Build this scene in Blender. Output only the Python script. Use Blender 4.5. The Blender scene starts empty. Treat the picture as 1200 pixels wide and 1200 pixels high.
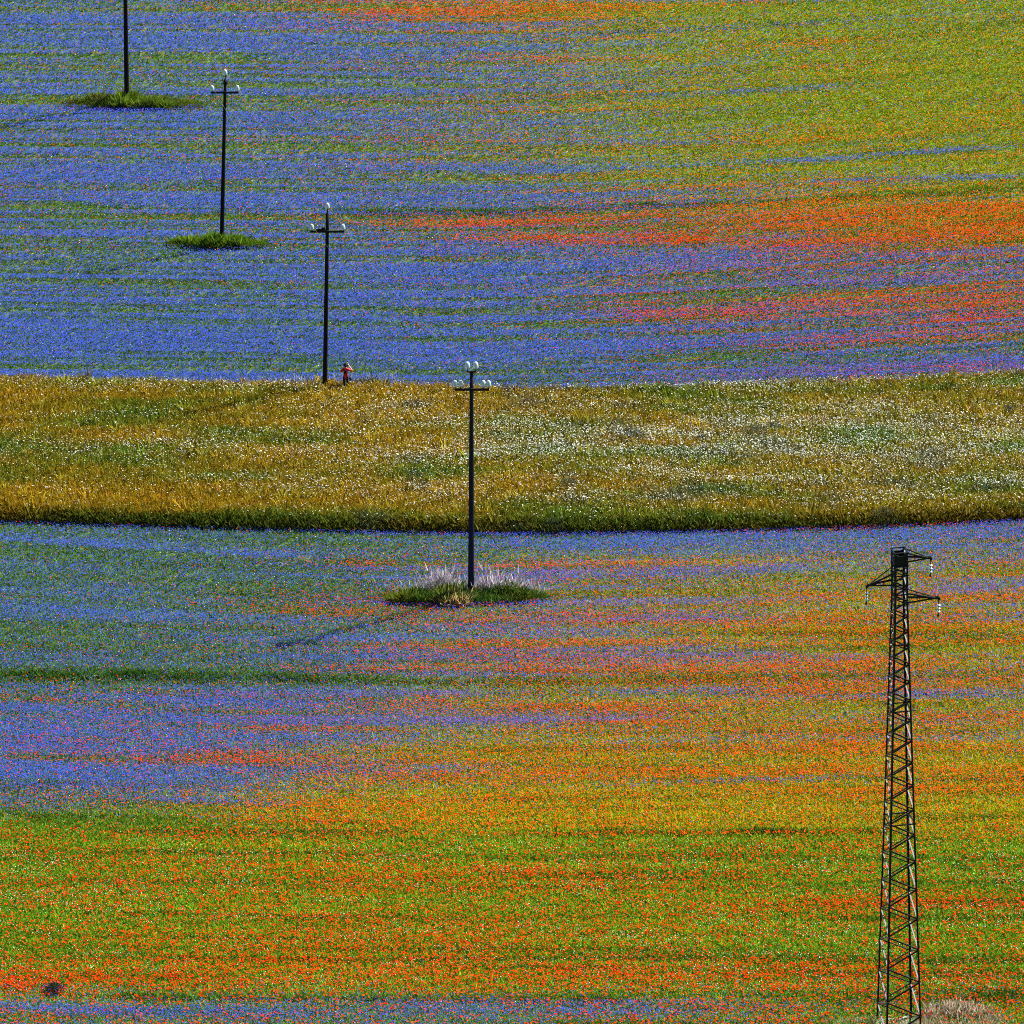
import bpy, bmesh, math, random
import numpy as np
from mathutils import Vector, Matrix

random.seed(7)
rng = np.random.default_rng(11)
R = math.radians
scene = bpy.context.scene
COL = scene.collection

# ------------------------------------------------------------------ camera, light, exposure
F = 5770.0                      # focal length in photograph pixels (photograph 1200 wide)
PITCH = R(24.0)       # looking down from the hillside
CAMZ = 130.26
cam_d = bpy.data.cameras.new("camera")
cam = bpy.data.objects.new("camera", cam_d)
COL.objects.link(cam)
cam.location = (0, 0, CAMZ)
cam.rotation_euler = (math.pi / 2 - PITCH, 0, 0)
cam_d.sensor_width = 36.0
cam_d.lens = F / 1200.0 * 36.0
cam_d.clip_start = 1.0
cam_d.clip_end = 30000.0
scene.camera = cam

SUN_AZ = R(58.5)     # from +Y (away from the camera) towards +X
SUN_EL = R(49)
sunvec = Vector((math.sin(SUN_AZ) * math.cos(SUN_EL), math.cos(SUN_AZ) * math.cos(SUN_EL), math.sin(SUN_EL)))
world = bpy.data.worlds.new("World")
scene.world = world
world.use_nodes = True
wn = world.node_tree
sky = wn.nodes.new("ShaderNodeTexSky")
sky.sky_type = 'NISHITA'
sky.sun_disc = False
sky.sun_elevation = SUN_EL
sky.sun_rotation = SUN_AZ
wn.links.new(sky.outputs[0], wn.nodes["Background"].inputs[0])
wn.nodes["Background"].inputs[1].default_value = 0.05
sun_d = bpy.data.lights.new("sun", 'SUN')
sun_d.energy = 5.0
sun_d.angle = R(0.35)
sun_d.color = (1.0, 0.95, 0.87)
sun = bpy.data.objects.new("sun", sun_d)
COL.objects.link(sun)
sun.rotation_euler = sunvec.to_track_quat('Z', 'Y').to_euler()
scene.view_settings.view_transform = 'Standard'
scene.view_settings.look = 'None'
scene.view_settings.exposure = 1.55
scene.view_settings.gamma = 1.0
scene.view_settings.use_curve_mapping = False
scene.cycles.use_denoising = False
scene.cycles.max_bounces = 4
scene.cycles.diffuse_bounces = 1
scene.cycles.transmission_bounces = 4
scene.cycles.glossy_bounces = 2
scene.cycles.caustics_reflective = False
scene.cycles.caustics_refractive = False
scene.cycles.filter_width = 1.0

# ------------------------------------------------------------------ survey: measured sightlines -> places on the ground
CP, SP = math.cos(PITCH), math.sin(PITCH)

def ray(u, v):
    a = (np.asarray(u, float) - 600.0) / F
    b = -(np.asarray(v, float) - 600.0) / F
    return a, CP + b * SP, -SP + b * CP

def at_height(u, v, h):
    dx, dy, dz = ray(u, v)
    t = (h - CAMZ) / dz
    return dx * t, dy * t

def at_depth(u, v, Y):
    dx, dy, dz = ray(u, v)
    t = Y / dy
    return float(dx * t), float(CAMZ + dz * t)

def to_uv(X, Y, Z):
    z = np.asarray(Z, float) - CAMZ
    d = Y * CP - z * SP
    up = Y * SP + z * CP
    return 600.0 + F * X / d, 600.0 - F * up / d

# edges of the fallow strip (white daisies), surveyed
LOW_U = [-400, -150, 0, 150, 300, 450, 600, 750, 900, 1050, 1200, 1350, 1600]
LOW_V = [604, 607, 613, 618, 623, 626, 628, 627, 624, 619, 612, 606, 596]
TOP_U = [-400, -150, 0, 125, 250, 375, 500, 600, 700, 800, 900, 1050, 1200, 1350, 1600]
TOP_V = [441, 444, 448, 450, 453, 455, 457, 459, 459, 457, 454, 449, 441, 433, 418]
_lx, _ly = at_height(np.array(LOW_U), np.array(LOW_V), 0.0)
_tx, _ty = at_height(np.array(TOP_U), np.array(TOP_V), 0.0)
BANK = 0.55

def y_low(X): return np.interp(X, _lx, _ly)
def y_top(X): return np.interp(X, _tx, _ty)

def terrain(X, Y):
    X = np.asarray(X, float); Y = np.asarray(Y, float)
    a, b = y_low(X), y_top(X)
    up = np.clip((Y - a) / 0.9, 0, 1)
    up = up * up * (3 - 2 * up)
    down = np.clip((Y - a - 0.9) / (b - a - 0.9), 0, 1)
    h = BANK * up * (1 - down * down * (3 - 2 * down))
    h = h + 0.10 * np.sin(X * 0.045 + 1.3) * np.sin(Y * 0.031) * np.clip((Y - 120) / 60, 0, 1)
    return h

def ground(u, v, it=6):
    h = np.zeros(np.broadcast(u, v).shape)
    for _ in range(it):
        X, Y = at_height(u, v, h)
        h = 0.5 * h + 0.5 * terrain(X, Y)
    X, Y = at_height(u, v, h)
    return X, Y, terrain(X, Y)

def gpt(u, v):
    X, Y, h = ground(np.array([float(u)]), np.array([float(v)]), 14)
    return Vector((float(X[0]), float(Y[0]), float(h[0])))

# ------------------------------------------------------------------ value noise
_tab = rng.random((512, 512))

def vnoise(x, y, seed=0):
    x = np.asarray(x, float) + seed * 37.17
    y = np.asarray(y, float) + seed * 91.73
    xi = np.floor(x).astype(int); yi = np.floor(y).astype(int)
    fx = x - xi; fy = y - yi
    fx = fx * fx * (3 - 2 * fx); fy = fy * fy * (3 - 2 * fy)
    g = lambda i, j: _tab[i % 512, j % 512]
    return (g(xi, yi) * (1 - fx) + g(xi + 1, yi) * fx) * (1 - fy) + (g(xi, yi + 1) * (1 - fx) + g(xi + 1, yi + 1) * fx) * fy

def fbm(x, y, seed=0, o=3):
    s = 0; a = 0.5; t = 0
    for k in range(o):
        s = s + a * vnoise(x * 2 ** k, y * 2 ** k, seed + k * 5); t += a; a *= 0.55
    return s / t

# ------------------------------------------------------------------ what is sown where (survey of the fields)
GU = [0, 200, 400, 600, 800, 1000, 1200]
# per row: v, blue, red, yellow at the seven stations (the rest is green crop)
TABLE = [
 (-60, ([.75,.65,.55,.40,.20,.10,.08], [.05,.08,.22,.30,.15,.10,.10], [0,.02,.08,.22,.60,.75,.75])),
 (5,  ([.75,.68,.45,.32,.20,.12,.14], [.04,.07,.28,.40,.18,.10,.10], [0,.02,.10,.25,.58,.74,.68])),
 (25, ([.75,.70,.55,.25,.12,.10,.10], [.04,.06,.22,.52,.18,.12,.10], [0,.02,.08,.22,.65,.74,.75])),
 (60, ([.70,.72,.70,.55,.18,.06,.05], [.03,.04,.08,.18,.16,.12,.10], [0,0,.05,.22,.62,.78,.80])),
 (100,([.62,.55,.55,.40,.14,.06,.05], [.04,.05,.08,.15,.15,.13,.12], [0,.02,.08,.28,.65,.78,.80])),
 (135,([.68,.68,.70,.50,.16,.06,.04], [.04,.04,.05,.12,.15,.15,.18], [0,0,.05,.25,.65,.77,.78])),
 (165,([.66,.66,.62,.42,.15,.08,.05], [.04,.05,.09,.18,.16,.13,.15], [0,0,.06,.32,.66,.76,.78])),
 (200,([.62,.62,.60,.48,.22,.12,.10], [.05,.06,.08,.10,.14,.12,.14], [0,0,.05,.28,.58,.74,.75])),
 (230,([.62,.62,.70,.60,.38,.18,.10], [.05,.05,.06,.08,.18,.26,.22], [0,0,.02,.14,.32,.50,.62])),
 (248,([.35,.50,.55,.38,.25,.10,.05], [.06,.05,.08,.15,.35,.48,.55], [0,0,.02,.12,.25,.42,.42])),
 (265,([.42,.45,.48,.34,.26,.10,.05], [.05,.05,.10,.28,.40,.60,.66], [0,0,.02,.04,.14,.28,.34])),
 (285,([.45,.45,.48,.30,.30,.22,.08], [.04,.04,.07,.26,.40,.54,.62], [0,0,.01,.02,.06,.18,.34])),
 (302,([.55,.55,.60,.56,.50,.42,.42], [.03,.03,.05,.12,.24,.32,.34], [0,0,.01,.02,.04,.10,.18])),
 (325,([.62,.62,.66,.62,.60,.58,.56], [.02,.02,.04,.08,.16,.28,.30], [0,0,0,.01,.02,.03,.06])),
 (348,([.66,.66,.64,.58,.50,.30,.24], [.02,.02,.04,.07,.18,.32,.40], [0,0,0,.02,.03,.10,.12])),
 (368,([.78,.80,.76,.68,.46,.36,.36], [.01,.02,.03,.07,.36,.44,.46], [0,0,0,.01,.02,.03,.05])),
 (392,([.84,.84,.82,.78,.70,.56,.50], [.01,.01,.02,.05,.10,.20,.22], [0,0,0,0,.01,.02,.03])),
 (420,([.82,.84,.82,.80,.72,.64,.60], [.01,.01,.02,.05,.10,.20,.22], [0,0,0,0,0,.01,.02])),
 (445,([.84,.84,.82,.82,.80,.72,.70], [.01,.01,.02,.06,.12,.18,.22], [0,0,0,0,0,0,.02])),
 (615,([.58,.45,.42,.48,.60,.70,.60], [.02,.02,.02,.04,.06,.10,.15], [0,0,0,.02,.04,.05,.08])),
 (640,([.62,.58,.60,.64,.60,.50,.45], [.02,.02,.03,.06,.08,.16,.22], [0,0,0,.04,.08,.18,.22])),
 (662,([.52,.48,.45,.42,.32,.20,.20], [.02,.03,.08,.18,.26,.34,.34], [0,.01,.02,.12,.28,.40,.42])),
 (685,([.56,.52,.50,.54,.50,.30,.34], [.02,.04,.08,.18,.22,.34,.32], [0,.01,.02,.08,.18,.30,.28])),
 (715,([.54,.50,.42,.46,.46,.26,.28], [.03,.06,.22,.24,.24,.36,.34], [0,.01,.03,.08,.20,.34,.34])),
 (748,([.52,.50,.56,.42,.20,.10,.10], [.03,.05,.14,.34,.44,.48,.46], [0,.01,.03,.12,.30,.40,.42])),
 (772,([.54,.54,.58,.38,.30,.20,.22], [.07,.08,.18,.36,.36,.42,.42], [0,.01,.02,.16,.28,.36,.34])),
 (797,([.45,.44,.42,.34,.24,.22,.22], [.06,.06,.12,.32,.38,.36,.36], [0,.01,.04,.18,.26,.28,.28])),
 (820,([.56,.62,.58,.28,.28,.30,.32], [.18,.16,.20,.38,.34,.34,.34], [.01,.01,.05,.28,.32,.32,.30])),
 (848,([.62,.66,.54,.38,.28,.22,.20], [.12,.14,.22,.32,.34,.38,.38], [.01,.02,.14,.26,.34,.38,.40])),
 (878,([.54,.52,.28,.10,.12,.10,.10], [.18,.22,.36,.44,.42,.44,.42], [.02,.06,.30,.44,.44,.46,.48])),
 (908,([.72,.64,.38,.14,.14,.12,.10], [.12,.14,.28,.40,.38,.38,.36], [.02,.06,.26,.44,.48,.50,.54])),
 (935,([.42,.36,.18,.06,.06,.06,.06], [.16,.24,.36,.40,.32,.30,.30], [.08,.22,.42,.54,.62,.64,.64])),
 (958,([.10,.10,.06,.03,.03,.03,.03], [.10,.14,.38,.28,.22,.24,.26], [.10,.20,.46,.66,.74,.72,.70])),
 (975,([.01,.01,.01,.01,.01,.01,.01], [.22,.28,.34,.34,.32,.32,.30], [.14,.18,.28,.40,.44,.40,.36])),
 (1000,([0,0,0,0,0,0,0], [.24,.30,.34,.36,.36,.32,.30], [.10,.14,.18,.16,.12,.10,.10])),
 (1050,([0,0,0,0,0,0,0], [.26,.34,.40,.40,.38,.34,.32], [.06,.10,.16,.16,.12,.10,.08])),
 (1095,([0,0,0,0,0,0,0], [.26,.36,.40,.40,.40,.34,.32], [.06,.10,.16,.16,.14,.10,.08])),
 (1125,([0,0,0,0,.01,0,0], [.34,.40,.40,.42,.40,.32,.30], [.08,.10,.16,.16,.14,.10,.08])),
 (1148,([.02,.02,.02,.02,.02,.02,.02], [.58,.58,.52,.52,.46,.40,.34], [.10,.12,.18,.18,.14,.10,.10])),
 (1166,([.14,.10,.06,.06,.08,.06,.04], [.42,.48,.42,.38,.34,.34,.34], [.10,.12,.16,.16,.14,.14,.14])),
 (1184,([.40,.46,.42,.32,.24,.10,.06], [.26,.24,.24,.26,.30,.34,.42], [.06,.04,.06,.10,.12,.14,.16])),
 (1200,([.45,.50,.48,.36,.26,.10,.06], [.22,.22,.22,.26,.30,.34,.42], [.06,.04,.06,.10,.12,.14,.16])),
 (1290,([.45,.50,.48,.36,.26,.10,.06], [.22,.22,.22,.26,.30,.34,.42], [.06,.04,.06,.10,.12,.14,.16])),
]
TV = np.array([r[0] for r in TABLE], float)
TB = np.array([r[1][0] for r in TABLE]); TR = np.array([r[1][1] for r in TABLE]); TY = np.array([r[1][2] for r in TABLE])

# seed-drill streaks: (from u, v, to u, v, half width, crop, strength)
STREAKS = [
 (40,47,260,52,7,'B',.5),(300,68,620,60,5,'B',.6),(600,61,800,52,4,'B',.45),(420,19,600,14,5,'R',.6),(590,12,760,13,7,'R',.45),(560,70,680,71,3,'R',.4),
 (0,6,320,4,5,'B',.3),(640,3,1000,2,3,'B',.35),(150,73,330,70,5,'G',.45),(0,112,110,117,5,'G',.35),
 (600,147,720,148,4,'B',.5),(600,171,860,170,3,'B',.45),(760,117,1010,103,3,'B',.4),(640,45,1000,26,3,'D',.25),(700,95,960,62,3,'B',.2),
 (900,193,1200,174,3,'B',.5),(820,196,1000,189,3,'B',.3),(600,205,700,203,4,'B',.5),(800,224,1020,218,3,'R',.4),(960,216,1200,209,3,'B',.5),
 (0,241,140,247,6,'G',.8),(0,228,300,232,4,'B',.3),(300,236,640,236,5,'B',.4),(380,251,640,250,3,'D',.5),(600,250,860,240,3,'D',.6),(860,240,1200,224,3,'D',.35),
 (430,265,620,262,3,'R',.5),(470,269,700,267,2.5,'M',.6),(560,283,900,285,3.5,'R',.8),(660,288,860,286,3,'R',.6),(670,284,760,285,2,'V',.6),(860,284,950,281,2.5,'V',.7),
 (900,292,1200,270,9,'R',.4),(960,262,1200,245,8,'R',.35),(1060,280,1200,270,6,'R',.3),
 (600,312,760,311,4,'B',.4),(740,316,900,311,4,'V',.6),(880,337,1050,333,3.5,'V',.8),(1050,333,1200,318,4,'V',.7),(980,304,1200,296,4,'V',.5),
 (840,352,1200,331,5,'G',.3),(600,371,760,372,3,'V',.5),(720,369,880,368,3,'M',.7),(740,374,900,371,3,'R',.6),(1080,363,1200,357,5,'R',.5),
 (880,384,1200,370,6,'B',.2),(600,400,800,398,5,'B',.3),(0,380,600,390,5,'B',.3),(0,408,600,412,4,'B',.3),(760,446,1200,430,6,'V',.55),(400,430,760,436,6,'B',.3),(180,289,420,292,3,'G',.35),
 (0,331,300,336,4,'G',.25),(440,347,600,351,3,'G',.25),(430,350,560,350,2,'G',.3),
 # below the strip
 (0,622,300,632,5,'B',.25),(580,644,760,643,4,'B',.4),(380,664,480,666,4,'R',.35),(560,667,900,664,4,'R',.4),(600,677,920,667,4,'V',.5),(0,650,220,652,4,'G',.3),
 (680,710,880,707,4,'V',.5),(600,732,900,728,4,'V',.5),(300,721,480,723,5,'R',.4),(640,736,1050,734,4,'R',.45),(560,757,800,756,3,'M',.6),(300,774,640,775,4,'B',.5),
 (680,773,900,771,2.5,'V',.75),(350,788,640,787,3.5,'R',.5),(620,790,1060,789,4,'R',.5),(560,745,760,745,4,'B',.3),(1080,697,1200,692,5,'V',.5),(1040,706,1200,705,3,'R',.4),
 (0,793,280,796,5,'D',1.0),(280,796,440,800,4.5,'D',.85),(440,800,700,800,3.5,'D',.6),(700,799,1200,795,3,'D',.45),(1060,796,1120,795,4,'D',.5),
 (200,818,600,816,3,'V',.6),(0,848,140,849,4,'B',.4),(280,848,640,849,4,'V',.7),(600,847,760,846,3.5,'V',.6),(270,860,480,859,4,'R',.45),(690,814,900,812,4,'B',.4),(1060,817,1200,814,5,'B',.4),
 (300,852,330,852,2,'B',.1),(600,860,1040,858,4,'R',.3),(0,838,200,842,4,'B',.3),
 (0,905,320,918,7,'B',.35),(0,921,260,920,3,'D',.35),(150,938,320,945,4,'B',.45),(200,906,560,905,4,'B',.3),(0,955,60,958,5,'D',.65),(60,958,200,962,4,'D',.4),(0,965,220,968,8,'G',.6),
 (300,966,560,968,3,'R',.3),(420,983,660,983,2,'R',.6),(700,911,1000,905,4,'R',.4),(620,880,1040,876,4,'R',.25),(700,925,1000,915,3,'B',.22),
 (560,977,660,979,1.5,'D',.5),(650,979,840,978,1.6,'D',.8),(840,978,1036,976,2.2,'D',1.0),(1060,966,1200,958,3,'D',.35),(650,982,1040,979.5,1.6,'R',.8),
 (0,987,200,990,6,'G',.3),(440,988,1000,985,4,'G',.4),(680,1026,900,1022,5,'D',.2),(0,1070,160,1078,10,'G',.4),(0,1120,200,1125,5,'G',.4),
 (900,1040,1200,1045,3,'D',.3),(980,1075,1160,1074,2,'D',.3),(640,1052,760,1053,4,'G',.3),(760,1110,1000,1112,8,'G',.25),
 (640,1090,1020,1092,6,'R',.25),(0,1128,300,1132,6,'R',.3),(0,1140,400,1144,8,'R',.3),(0,1152,600,1160,8,'R',.2),(600,1158,1020,1158,7,'R',.25),
 (100,1170,380,1172,3,'D',.6),(380,1172,760,1174,3.5,'D',.55),(700,1170,1000,1172,5,'G',.5),(1120,1174,1200,1170,6,'D',.7),
 (60,1186,360,1190,5,'B',.35),(500,1188,800,1190,5,'B',.3),
]

def bend(u, v):
    # the drill rows follow the plough: they rise to the right on the far field
    k = np.interp(v, [150, 330, 450, 620, 760], [1.0, 1.0, .55, .3, .05])
    r = np.clip((u - 560) / 640, 0, 2)
    l = np.clip((460 - u) / 460, 0, 2)
    kl = np.interp(v, [0, 300, 460, 640, 800], [.1, .25, .6, 1.0, .4])
    return -34 * k * r ** 1.4 - 13 * kl * l ** 1.3

def composition(u, v):
    """shares of blue, red, yellow, violet tint, magenta tint, dark (tall dark green) at survey coordinates"""
    uw = u + 90 * (vnoise(u / 260, v / 22, 3) - .5)
    vw = v + 5 * (vnoise(u / 190, v / 30, 4) - .5)
    ui = np.clip(uw / 200, 0, 5.999); i = ui.astype(int); fu = ui - i
    vi = np.interp(vw, TV, np.arange(len(TV))); j = np.clip(vi.astype(int), 0, len(TV) - 2); fv = vi - j
    def samp(T):
        a = T[j, i] * (1 - fu) + T[j, i + 1] * fu
        b = T[j + 1, i] * (1 - fu) + T[j + 1, i + 1] * fu
        return a * (1 - fv) + b * fv
    B, Rr, Y = samp(TB), samp(TR), samp(TY)
    sv = v - bend(u, v)
    # thin streaks along the drill rows
    far = np.interp(v, [0, 450, 620, 1200], [1.0, 1.0, 1.25, 1.8])
    n1 = fbm(u / 620, sv / (7 * far), 11, 2) - .5
    n2 = fbm(u / 260, sv / (3.0 * far), 23, 2) - .5
    n3 = fbm(u / 640, sv / (7 * far), 37, 2) - .5
    n4 = fbm(u / 240, sv / (3.0 * far), 41, 2) - .5
    n5 = fbm(u / 50, sv / 8, 53, 2) - .5
    amp = np.interp(v, [560, 640, 840, 990], [1.1, 1.1, .9, .55]) * (1 - .45 * np.clip((560 - u) / 300, 0, 1) * (v > 600) * (v < 790))
    B = B * np.exp(amp * (2.4 * n1 + 2.7 * n2 + .7 * n5) - .02)
    Rr = Rr * np.exp(amp * (1.5 * n3 + 1.9 * n4 + .6 * n5 - .6 * n1) - .03)
    n6 = fbm(u / 420, sv / (2.0 * far), 67, 2) - .5
    Rr = Rr * np.interp(v, [620, 650, 800, 850, 975, 990, 1120, 1140], [1, .70, .70, 1, 1, .84, .84, 1])
    B = B * np.exp(1.6 * amp * n6); Rr = Rr * np.exp(-.9 * amp * n6)
    B = B * (1 - .25 * np.clip((620 - u) / 300, 0, 1) * (v > 600) * (v < 790))
    Y = Y * np.exp(.8 * n2 - .6 * n4)
    V = np.zeros_like(B); M = np.zeros_like(B); D = np.zeros_like(B)
    jit = 2.2 * (vnoise(u / 60, v / 7, 61) - .5)
    for (u0, v0, u1, v1, w, c, s) in STREAKS:
        m = (u > u0 - 90) & (u < u1 + 90) & (np.abs(v - (v0 + v1) / 2) < 4 * w + abs(v1 - v0))
        if not m.any(): continue
        uu, vv = u[m], v[m]
        t = (uu - u0) / (u1 - u0)
        d = (vv + jit[m] - (v0 + (v1 - v0) * np.clip(t, -.3, 1.3))) / w
        e = np.clip((uu - u0 + 45) / 90, 0, 1) * np.clip((u1 + 45 - uu) / 90, 0, 1)
        k = (1.3 if v0 < 600 else 1.5 if c in 'BVG' else .9) * s * np.exp(-d * d) * e * (.55 + .9 * vnoise(uu / 40, vv / 6, 71))
        k = np.clip(k, 0, 1)
        if c in 'BV':
            B[m] += (0.95 - B[m]) * k; Rr[m] *= 1 - .75 * k; Y[m] *= 1 - .8 * k
            if c == 'V': V[m] = np.maximum(V[m], k)
        elif c in 'RM':
            Rr[m] += (0.80 - Rr[m]) * k; B[m] *= 1 - .6 * k; Y[m] *= 1 - .3 * k
            if c == 'M': M[m] = np.maximum(M[m], k); V[m] = np.maximum(V[m], k)
        elif c == 'G':
            B[m] *= 1 - .8 * k; Rr[m] *= 1 - .6 * k; Y[m] *= 1 - .5 * k
        elif c == 'D':
            B[m] *= 1 - .85 * k; Rr[m] *= 1 - .8 * k; Y[m] *= 1 - .7 * k; D[m] = np.maximum(D[m], k)
    s = np.maximum(B + Rr + Y, 1.0)
    return np.clip(B / s, 0, 1), np.clip(Rr / s, 0, 1), np.clip(Y / s, 0, 1), V, M, D

# ------------------------------------------------------------------ materials
def new_mat(name):
    m = bpy.data.materials.new(name)
    m.use_nodes = True
    nt = m.node_tree
    for n in list(nt.nodes): nt.nodes.remove(n)
    out = nt.nodes.new("ShaderNodeOutputMaterial")
    return m, nt, out

def plant_mat(name, trans=0.45, gloss=0.0):
    """thin petals and blades: own colour from the 'tint' attribute, light passes through them"""
    m, nt, out = new_mat(name)
    at = nt.nodes.new("ShaderNodeAttribute"); at.attribute_name = "tint"
    d = nt.nodes.new("ShaderNodeBsdfDiffuse"); t = nt.nodes.new("ShaderNodeBsdfTranslucent")
    mx = nt.nodes.new("ShaderNodeMixShader"); mx.inputs[0].default_value = trans
    nt.links.new(at.outputs["Color"], d.inputs[0]); nt.links.new(at.outputs["Color"], t.inputs[0])
    nt.links.new(d.outputs[0], mx.inputs[1]); nt.links.new(t.outputs[0], mx.inputs[2])
    nt.links.new(mx.outputs[0], out.inputs[0])
    return m

def solid_mat(name, col, rough=.6, metal=0.0, var=.25, scale=3.0, trans=0.0, bump=0.0, stretch=(1, 1, 1)):
    m, nt, out = new_mat(name)
    p = nt.nodes.new("ShaderNodeBsdfPrincipled")
    tc = nt.nodes.new("ShaderNodeTexCoord"); mp = nt.nodes.new("ShaderNodeMapping")
    mp.inputs["Scale"].default_value = stretch
    nz = nt.nodes.new("ShaderNodeTexNoise"); nz.inputs["Scale"].default_value = scale; nz.inputs["Detail"].default_value = 5
    rp = nt.nodes.new("ShaderNodeValToRGB")
    a = tuple(c * (1 - var) for c in col) + (1,); b = tuple(min(1, c * (1 + var)) for c in col) + (1,)
    rp.color_ramp.elements[0].color = a; rp.color_ramp.elements[0].position = .3
    rp.color_ramp.elements[1].color = b; rp.color_ramp.elements[1].position = .7
    nt.links.new(tc.outputs["Object"], mp.inputs[0]); nt.links.new(mp.outputs[0], nz.inputs["Vector"])
    nt.links.new(nz.outputs["Fac"], rp.inputs[0]); nt.links.new(rp.outputs[0], p.inputs["Base Color"])
    p.inputs["Roughness"].default_value = rough; p.inputs["Metallic"].default_value = metal
    p.inputs["Transmission Weight"].default_value = trans
    if max(col) < .03: p.inputs["Specular IOR Level"].default_value = .10
    if bump:
        b_ = nt.nodes.new("ShaderNodeBump"); b_.inputs["Strength"].default_value = bump; b_.inputs["Distance"].default_value = .02
        nt.links.new(nz.outputs["Fac"], b_.inputs["Height"]); nt.links.new(b_.outputs[0], p.inputs["Normal"])
    nt.links.new(p.outputs[0], out.inputs[0])
    return m

def ground_mat():
    m, nt, out = new_mat("field_soil_and_undergrowth")
    p = nt.nodes.new("ShaderNodeBsdfPrincipled"); p.inputs["Roughness"].default_value = .95
    p.inputs["Specular IOR Level"].default_value = .1
    tc = nt.nodes.new("ShaderNodeTexCoord")
    def noise(sx, sy, sc, det=4):
        mp = nt.nodes.new("ShaderNodeMapping"); mp.inputs["Scale"].default_value = (sx, sy, 1)
        n = nt.nodes.new("ShaderNodeTexNoise"); n.inputs["Scale"].default_value = sc; n.inputs["Detail"].default_value = det
        nt.links.new(tc.outputs["Object"], mp.inputs[0]); nt.links.new(mp.outputs[0], n.inputs["Vector"])
        return n
    n1 = noise(1, 1, 5, 6)
    r1 = nt.nodes.new("ShaderNodeValToRGB")
    r1.color_ramp.elements[0].color = (.030, .060, .010, 1); r1.color_ramp.elements[0].position = .32
    r1.color_ramp.elements[1].color = (.120, .165, .022, 1); r1.color_ramp.elements[1].position = .72
    e = r1.color_ramp.elements.new(.52); e.color = (.065, .110, .016, 1)
    n2 = noise(.03, .25, 1.0, 4)
    r2 = nt.nodes.new("ShaderNodeValToRGB")
    r2.color_ramp.elements[0].color = (.7, .85, .9, 1); r2.color_ramp.elements[1].color = (1.2, 1.1, .8, 1)
    r2.color_ramp.elements[0].position = .35; r2.color_ramp.elements[1].position = .65
    mul = nt.nodes.new("ShaderNodeMix"); mul.data_type = 'RGBA'; mul.blend_type = 'MULTIPLY'; mul.inputs[0].default_value = 1
    nt.links.new(n1.outputs["Fac"], r1.inputs[0]); nt.links.new(n2.outputs["Fac"], r2.inputs[0])
    nt.links.new(r1.outputs[0], mul.inputs[6]); nt.links.new(r2.outputs[0], mul.inputs[7])
    nt.links.new(mul.outputs[2], p.inputs["Base Color"])
    bp = nt.nodes.new("ShaderNodeBump"); bp.inputs["Strength"].default_value = .6; bp.inputs["Distance"].default_value = .1
    nt.links.new(n1.outputs["Fac"], bp.inputs["Height"]); nt.links.new(bp.outputs[0], p.inputs["Normal"])
    nt.links.new(p.outputs[0], out.inputs[0])
    return m

MAT = {
 'ground': ground_mat(),
 'grass': plant_mat('grass_blades', .40), 'blue': plant_mat('cornflower_petals', .42), 'red': plant_mat('poppy_petals', .5),
 'yellow': plant_mat('mustard_petals', .45), 'white': plant_mat('daisy_petals', .4), 'weeds': plant_mat('weed_leaves', .35),
 'pole_dark': solid_mat('tarred_wood', (.007, .0055, .006), .75, 0, .4, 2.0, stretch=(6, 6, .4)),
 'pole_grey': solid_mat('weathered_dark_concrete', (.007, .010, .025), .7, 0, .3, 2.0, stretch=(4, 4, .5)),
 'iron': solid_mat('dark_iron', (.009, .009, .010), .6, .1, .4, 12),
 'steel': solid_mat('dark_weathered_steel', (.010, .0105, .013), .5, .1, .5, 9),
 'steel_sunlit': solid_mat('sunlit_steel', (.11, .12, .14), .5, .1, .3, 9),  # paler copy of the tower steel, sunlight put into its colour
 'glass': solid_mat('pale_glass', (.68, .88, .95), .15, 0, .05, 4, trans=.5),
 'cable': solid_mat('aluminium_cable', (.25, .32, .40), .6, .2, .1, 2),
 'plate': solid_mat('dark_red_plate', (.09, .012, .012), .5, 0, .3, 6),
 'concrete': solid_mat('pale_concrete', (.34, .33, .32), .85, 0, .2, 6, bump=.3),
 'jacket': solid_mat('red_jacket_cloth', (.55, .010, .022), .8, 0, .2, 14),
 'trousers': solid_mat('dark_trouser_cloth', (.015, .017, .022), .85, 0, .3, 14),
 'skin': solid_mat('skin', (.48, .27, .19), .55, 0, .06, 10),
 'hair': solid_mat('dark_hair', (.012, .008, .008), .6, 0, .4, 30),
 'strap': solid_mat('black_webbing', (.012, .012, .014), .7, 0, .3, 20),
}

# ------------------------------------------------------------------ object helpers
def tag(o, label=None, cat=None, group=None, kind=None):
    if label: o['label'] = label
    if cat: o['category'] = cat
    if group: o['group'] = group
    if kind: o['kind'] = kind
    return o

def empty(name, loc):
    o = bpy.data.objects.new(name, None); COL.objects.link(o); o.location = loc
    o.empty_display_size = .3
    return o

def link(name, me, mat, parent=None, loc=(0, 0, 0)):
    o = bpy.data.objects.new(name, me); COL.objects.link(o)
    if mat: me.materials.append(mat)
    o.parent = parent; o.location = loc
    return o

def from_bm(name, bm, mat, parent=None, smooth=False, loc=(0, 0, 0)):
    me = bpy.data.meshes.new(name); bm.normal_update(); bm.to_mesh(me); bm.free()
    if smooth:
        me.polygons.foreach_set("use_smooth", [True] * len(me.polygons))
    return link(name, me, mat, parent, loc)

def frame(d):
    d = Vector(d).normalized()
    up = Vector((0, 0, 1)) if abs(d.z) < .95 else Vector((1, 0, 0))
    x = d.cross(up).normalized(); y = x.cross(d).normalized()
    return x, y

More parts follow.
